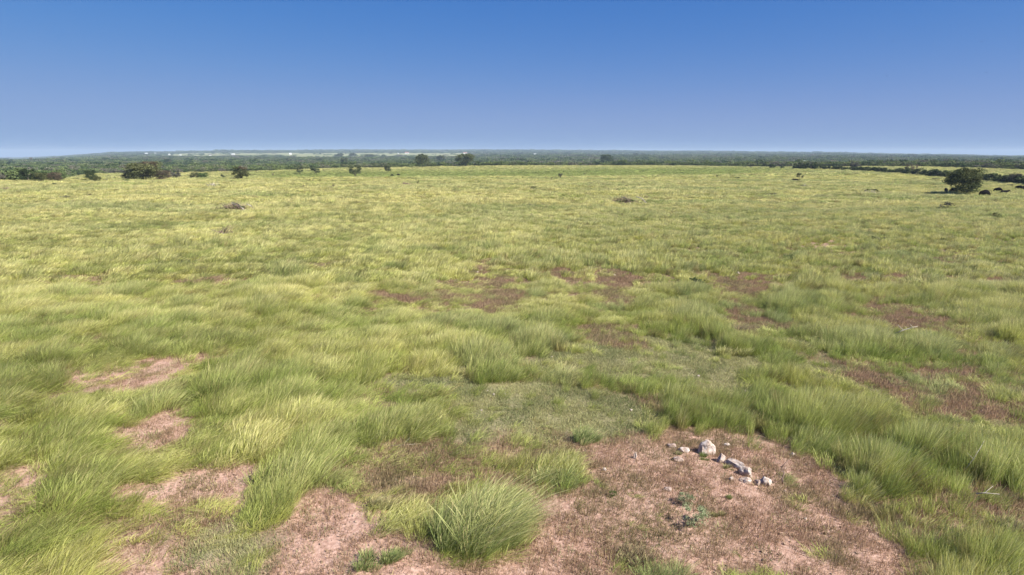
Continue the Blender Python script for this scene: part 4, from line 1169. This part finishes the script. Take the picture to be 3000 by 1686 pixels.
# ------------------------------------------------------------------ cattle
def cow_mesh(name, graze=True, lying=False):
    """one skinned body: x forward"""
    V = []; E = []; RAD = []
    def add(p, r, parent=None):
        V.append(p); RAD.append(r)
        if parent is not None: E.append((parent, len(V) - 1))
        return len(V) - 1
    zb = 1.02 if not lying else .48
    pel = add((-.74, 0, zb + .06), (.36, .40)); mid = add((-.25, 0, zb - .04), (.44, .50), pel); ch = add((.30, 0, zb - .04), (.40, .50), mid); shl = add((.64, 0, zb + .04), (.33, .42), ch)
    if graze:
        n1 = add((.92, 0, zb - .08), (.23, .28), shl); n2 = add((1.15, .03, zb - .42), (.16, .19), n1); hd = add((1.26, .03, zb - .62), (.15, .17), n2); mz = add((1.40, .03, zb - .86), (.07, .08), hd)
    else:
        n1 = add((.90, 0, zb + .20), (.22, .26), shl); n2 = add((1.06, 0, zb + .32), (.17, .19), n1); hd = add((1.24, 0, zb + .32), (.15, .17), n2); mz = add((1.50, 0, zb + .20), (.07, .08), hd)
    for sy in (-1, 1):
        if lying:
            a = add((.50, .22 * sy, .35), (.13, .14), shl); b = add((.75, .28 * sy, .12), (.07, .07), a); add((.50, .30 * sy, .07), (.05, .05), b)
            a = add((-.62, .25 * sy, .34), (.18, .18), pel); b = add((-.25, .36 * sy, .14), (.09, .09), a); add((-.60, .42 * sy, .07), (.05, .05), b)
        else:
            a = add((.54, .20 * sy, .66), (.15, .17), shl); b = add((.50, .20 * sy, .38), (.065, .07), a); c = add((.52, .20 * sy, .08), (.05, .05), b); add((.56, .20 * sy, .02), (.06, .05), c)
            a = add((-.72, .21 * sy, .70), (.19, .23), pel); b = add((-.60, .21 * sy, .50), (.09, .10), a); c = add((-.78, .21 * sy, .36), (.06, .065), b); d = add((-.74, .21 * sy, .08), (.05, .05), c); add((-.70, .21 * sy, .02), (.06, .05), d)
        add((hd and V[hd][0] - .05, .17 * sy + V[hd][1], V[hd][2] + .07), (.03, .05), hd)     # ear
    me = bpy.data.meshes.new(name); me.from_pydata(V, E, [])
    o = bpy.data.objects.new('tmp', me); C.objects.link(o)
    sk = o.modifiers.new('skin', 'SKIN')
    for i, sv in enumerate(me.skin_vertices[0].data):
        sv.radius = RAD[i]; sv.use_root = (i == 0)
    ss = o.modifiers.new('sub', 'SUBSURF'); ss.levels = 1; ss.render_levels = 1
    dg = bpy.context.evaluated_depsgraph_get()
    m2 = bpy.data.meshes.new_from_object(o.evaluated_get(dg)); m2.name = name
    bpy.data.objects.remove(o)
    m2.polygons.foreach_set('use_smooth', [True] * len(m2.polygons))
    m2.materials.clear(); m2.materials.append(M['cow'])
    return m2
COWM = {'graze': cow_mesh('body', True), 'stand': cow_mesh('body', False), 'lie': cow_mesh('body', False, True)}
tmb = MB(); tmb.tube([(-.74, 0, 1.22), (-1.0, 0, 1.14), (-1.06, 0, .75), (-1.03, 0, .50)], [.04, .03, .022, .05], 5); tail_m = tmb.mesh('tail', True); tail_m.materials.append(M['cow'])
tmb = MB(); tmb.tube([(-.74, 0, .62), (-1.0, 0, .46), (-1.03, 0, .2), (-1.0, 0, .08)], [.04, .03, .022, .04], 5); tail_l = tmb.mesh('tail', True); tail_l.materials.append(M['cow'])
def cow(label, px, py, pose, rz, ymin=5, sc=1.0):
    p = ground_at(px, py, ymin)
    t = thing('cow', label, 'cow', p, rz, 'black cattle grazing in the pasture', (sc, sc, sc))
    link('body', COWM[pose], None, t)
    link('tail', tail_l if pose == 'lie' else tail_m, None, t)
cow('left one of the two black cows grazing on the green meadow', 1150, 518, 'graze', R(195), 262)
cow('right one of the two black cows grazing on the green meadow', 1168, 516, 'graze', R(170), 262)
cow('black cow lying left of the trunk of the umbrella-shaped tree', 2334, 533, 'lie', R(180), 5, 1.15)
cow('tiny black calf lying left of the cow by the umbrella-shaped tree', 2322, 533, 'lie', R(100), 5, .6)
cow('black cow standing just left of the large field tree', 2770, 568, 'stand', R(60), 5, .95)
cow('black cow in the shade of the large field tree, partly behind it', 2794, 570, 'graze', R(185), 5, 1.1)
cow('nearest black cow grazing right of the large field tree', 2886, 578, 'graze', R(182), 5, 1.2)
cow('black cow further right, upper left one of an overlapping pair', 2926, 565, 'graze', R(160), 5, .95)
cow('black cow further right, lower right one of an overlapping pair', 2940, 569, 'lie', R(0), 5, 1.05)
cow('black cow near the right border, left one of the last two', 2988, 558, 'graze', R(150), 5, .95)
cow('black cow half cut off by the right border of the picture', 2999, 558, 'stand', R(20), 5, .9)

# ------------------------------------------------------------------ far buildings and poles
CLEAR = []
def house(label, px, py, wpx, hpx, roof, rz=0.0, ymin=620, name='farm_building', cat='building', nwin=4, ymax=12000):
    p = ground_at(px, py, ymin, ymax); s = mpp(p); w = wpx * s * .85; h = hpx * s * .85; d = min(w * .5, 14)
    h = max(h, 3.2); wh = h * .58
    t = thing(name, label, cat, p, rz)
    b = MB(); b.box((0, 0, wh / 2 - .5), (w, d, wh + 1)); b.build('wall', M['white'], t)
    r = MB(); o = .4
    r.v = [(-w / 2 - o, -d / 2 - o, wh + .02), (w / 2 + o, -d / 2 - o, wh + .02), (w / 2 + o, d / 2 + o, wh + .02), (-w / 2 - o, d / 2 + o, wh + .02), (-w / 2 - o, 0, h), (w / 2 + o, 0, h)]
    r.f = [(0, 1, 5, 4), (2, 3, 4, 5), (0, 4, 3), (1, 2, 5), (0, 3, 2, 1)]
    r.build('roof', M[roof], t)
    for k in range(nwin):
        x = -w / 2 + w * (k + .5) / nwin
        m_ = MB(); m_.box((x, -d / 2 - .03, wh * .55), (w / nwin * .35, .06, wh * .4))
        m_.build('door' if k == nwin // 2 else 'window', M['glass'], t)
    CLEAR.append((p.x, p.y, w * .6 + 6))
house('long white building on the left skyline ridge', 428, 453, 11, 5, 'metal', .1, 2600)
house('small white shed right of the skyline building, left', 455, 452, 5, 4, 'metal', 0, 2600)
house('pale house among trees on the left ridge, first of several', 496, 455, 7, 4, 'metal', .3, 2600)
house('pale house on the left ridge, between two similar ones', 528, 456, 7, 3, 'metal', -.2, 2600)
house('pale house on the left ridge above the pasture strip', 616, 456, 8, 4, 'darkroof', .2, 2600)
house('greenish white cluster house on the ridge above the spreading tree', 682, 455, 13, 5, 'metal', 0, 2600)
house('bright white barn beside a far oak at the end of the strip', 851, 454, 7, 6, 'metal', .2, 2600)
house('small white hut left of the largest far white house', 1167, 451, 4, 3, 'metal', 0, 3600)
house('bright white far house with a red roof edge, centre left', 1192, 451, 13, 6, 'redroof', 0, 3600)
house('white far house with a reddish roof, centre', 1363, 451, 13, 5, 'redroof', .1, 3600)
house('small white far house right of the reddish roofed one', 1412, 451, 7, 4, 'metal', 0, 3600)
house('low white far house left of the lone bushy oak skyline', 1567, 454, 9, 4, 'metal', 0, 3000)
house('white far house left of the pale strip right of centre', 1769, 452, 7, 3, 'metal', .1, 3000)
house('white house with a dark red roof half hidden between the two big oaks', 1289, 479, 16, 7, 'darkroof', 0, 620)
house('low cream shed right of the dark red roofed house', 1310, 480, 8, 4, 'white', 0, 620)
house('long low pale metal shed on the right above the hedge', 2364, 476, 35, 5, 'metal', 0, 620, nwin=7)
house('bright white farm building with a red gable right of the long shed', 2441, 477, 24, 7, 'redroof', 0, 620, nwin=5)
house('white lone far building in the wood on the right', 2697, 468, 19, 6, 'metal', 0, 900)
house('tiny white house in the wood right of the centre', 1842, 468, 4, 4, 'metal', 0, 900)
house('small pale roof in the far right field beyond the hedge', 2576, 485, 9, 4, 'metal', .1, 5, nwin=2)

def pole(label, px, py, hpx, arm=True, ymin=5):
    p = ground_at(px, py, ymin); s = mpp(p); h = hpx * s
    t = thing('utility_pole', label, 'utility pole', p)
    m_ = MB(); m_.tube([(0, 0, -.5), (0, 0, h)], [.17, .12], 8); m_.build('pole', M['pole'], t)
    if arm:
        m_ = MB(); m_.box((0, .16, h - .7), (2.2, .1, .14)); m_.build('crossarm', M['pole'], t)
        m_ = MB(); m_.tube([(.32, 0, h - 2), (.32, 0, h - 1)], [.24, .24], 8); m_.build('transformer', M['bark'], t)
pole('wooden utility pole with crossarm behind the long hedge on the right', 2683, 506, 25)
pole('plain pale wooden post in the short tall hedge on the right', 2375, 499, 11, False)

# ------------------------------------------------------------------ birds
def bird(label, px, py, dist, span, rz):
    u = (px - 1500) / FPX; t_ = (843 - py) / FPX
    d = Vector((u, _cp + t_ * _sp, -_sp + t_ * _cp)) * dist
    t = thing('bird', label, 'bird', (d.x, d.y, CAMH + d.z), rz, None, (span, span, span))
    b = MB(); b.tube([(0, -.22, 0), (0, -.1, 0), (0, .1, .01), (0, .24, 0), (0, .3, 0)], [.01, .07, .08, .05, .01], 8); b.build('body', M['bird'], t, True)
    for sx in (-1, 1):
        w = MB()
        pts = [(0.02, .10), (.25, .16), (.5, .0), (.25, -.02), (.02, -.1)]
        n = len(pts)
        w.v = [(sx * a, c, .02 + .18 * a + .012) for a, c in pts] + [(sx * a, c, .02 + .18 * a - .012) for a, c in pts]
        w.f = [tuple(range(n)), tuple(reversed(range(n, 2 * n)))] + [(k, (k + 1) % n, n + (k + 1) % n, n + k) for k in range(n)]
        w.build('wing', M['bird'], t)
bird('small dark bird high in the sky, upper left of four', 2617, 122, 100, .45, .6)
bird('small dark bird in the sky, lower left of four', 2598, 223, 100, .45, 1.2)
bird('small dark bird high in the sky, upper right of four', 2875, 123, 100, .5, -.5)
bird('small dark bird in the sky, lower right of four', 2890, 213, 100, .45, .2)

# ------------------------------------------------------------------ grasses (after the places kept free are known)
template_set('crumb', [rock_mesh('crumb', 800 + i, 1, 5, .1) for i in range(4)], grass_mat('soil_crumb_material', (.4, .3, .25), 0.0, 0.0))
build_tall()
build_short()

# ------------------------------------------------------------------ far wood
def wood_mat():
    m, nt, N, L = new_mat('woodland_canopy')
    out = nd(N, 'ShaderNodeOutputMaterial')
    at = nd(N, 'ShaderNodeAttribute', attribute_name='v'); sp = nd(N, 'ShaderNodeSeparateColor'); L.new(at.outputs['Color'], sp.inputs[0])
    ci = nd(N, 'ShaderNodeAttribute', attribute_name='col', attribute_type='INSTANCER')
    hv = nd(N, 'ShaderNodeHueSaturation'); L.new(ci.outputs['Color'], hv.inputs['Color'])
    L.new(mth(N, L, 'ADD', mth(N, L, 'MULTIPLY', sp.outputs[1], 0.8), 0.6), hv.inputs['Value'])
    df = nd(N, 'ShaderNodeBsdfDiffuse'); L.new(hv.outputs[0], df.inputs[0]); L.new(df.outputs[0], out.inputs[0])
    return m
def canopy_template(seed):
    r = np.random.default_rng(seed)
    a = crown_mesh('canopy', seed, nl=620, leaf=.052, low=.0, clumps=15, sprawl=.27)
    return a
m_wood = wood_mat()
template_set('wood', [canopy_template(1300 + i) for i in range(7)], m_wood)
def build_wood():
    r = np.random.default_rng(55)
    P = []
    for (y0, y1, sp, hgt) in ((205, 520, 4.2, 4.0), (520, 1000, 5.4, 4.6), (1000, 2200, 9.5, 6.0), (2200, 4500, 17, 8.0), (4500, 9500, 34, 12)):
        xs = np.arange(-y1 * .98, y1 * .98, sp); ys = np.arange(y0, y1, sp * (1.0 if y0 < 2200 else 1.6))
        X, Y = np.meshgrid(xs, ys)
        X = (X + r.uniform(-.5, .5, X.shape) * sp).ravel(); Y = (Y + r.uniform(-.5, .5, Y.shape) * sp).ravel()
        k = (np.abs(X) < Y * .95 + 10) & (Y > wood_edge(X, Y) + 2)
        X, Y = X[k], Y[k]
        op = far_field(X, Y)
        dens = sstep(0.22, 0.42, fbm(X, Y, sp * 7, 3, 95))
        k = (r.random(len(X)) > op * .985) & (r.random(len(X)) < .35 + .65 * dens)
        X, Y = X[k], Y[k]
        for cx, cy, cr in CLEAR:
            sl = (Y < cy + 3) & (Y > cy * .93) & (np.abs(X - cx * Y / cy) < cr)
            X, Y = X[~sl], Y[~sl]
        n = len(X)
        h = hgt * r.uniform(.55, 1.1, n) * (0.75 + 0.5 * fbm(X, Y, sp * 10, 2, 97))
        w = sp * r.uniform(1.3, 2.1, n)
        big = r.random(n) < .03
        h = np.where(big, h * 1.45, h); w = np.where(big, w * 1.3, w)
        P.append((X, Y, h, w))
    X, Y, h, w = [np.concatenate([p[i] for p in P]) for i in range(4)]
    n = len(X)
    z = terrain(X, Y) - .15
    g = fbm(X, Y, 60, 3, 99)[:, None]
    q = r.random((n, 1)) ** 1.3
    c = np.array([0.045, 0.075, 0.03]) * (1 - q) + np.array([0.16, 0.20, 0.075]) * q
    grey = ((r.random((n, 1)) < (.10 + .45 * sstep(.5, .7, g))) * r.uniform(.3, 1, (n, 1)))
    c = c * (1 - grey) + np.array([0.15, 0.135, 0.11]) * grey
    yel = (sstep(900, 560, Y) * sstep(300, 800, pxcol(X, Y)) * (r.random(n) < .5))[:, None]
    c = c * (1 - yel * .6) + np.array([0.12, 0.15, 0.04]) * yel * .6
    c = c * (0.7 + 0.6 * g)
    rot = np.stack([np.zeros(n), np.zeros(n), r.uniform(0, 6.28, n)], 1)
    scatter('woodland', np.stack([X, Y, z], 1), rot, np.stack([w, w, h], 1), r.integers(0, 7, n), c, np.zeros(n), 'wood', 'dense dark green scrub woodland stretching to the horizon')
    print('WOOD', n)
build_wood()

# ------------------------------------------------------------------ haze
def haze():
    b = MB(); b.box((0, 0, (-125 + 62) / 2), (30000, 30000, 62 + 125))
    m, nt, N, L = new_mat('haze_air')
    out = nd(N, 'ShaderNodeOutputMaterial'); v = nd(N, 'ShaderNodeVolumePrincipled')
    v.inputs['Color'].default_value = (0.52, 0.66, 0.86, 1); v.inputs['Density'].default_value = 0.00012; v.inputs['Anisotropy'].default_value = 0.0
    L.new(v.outputs[0], out.inputs['Volume'])
    o = b.build('haze', m); tag(o, kind='stuff')
haze()
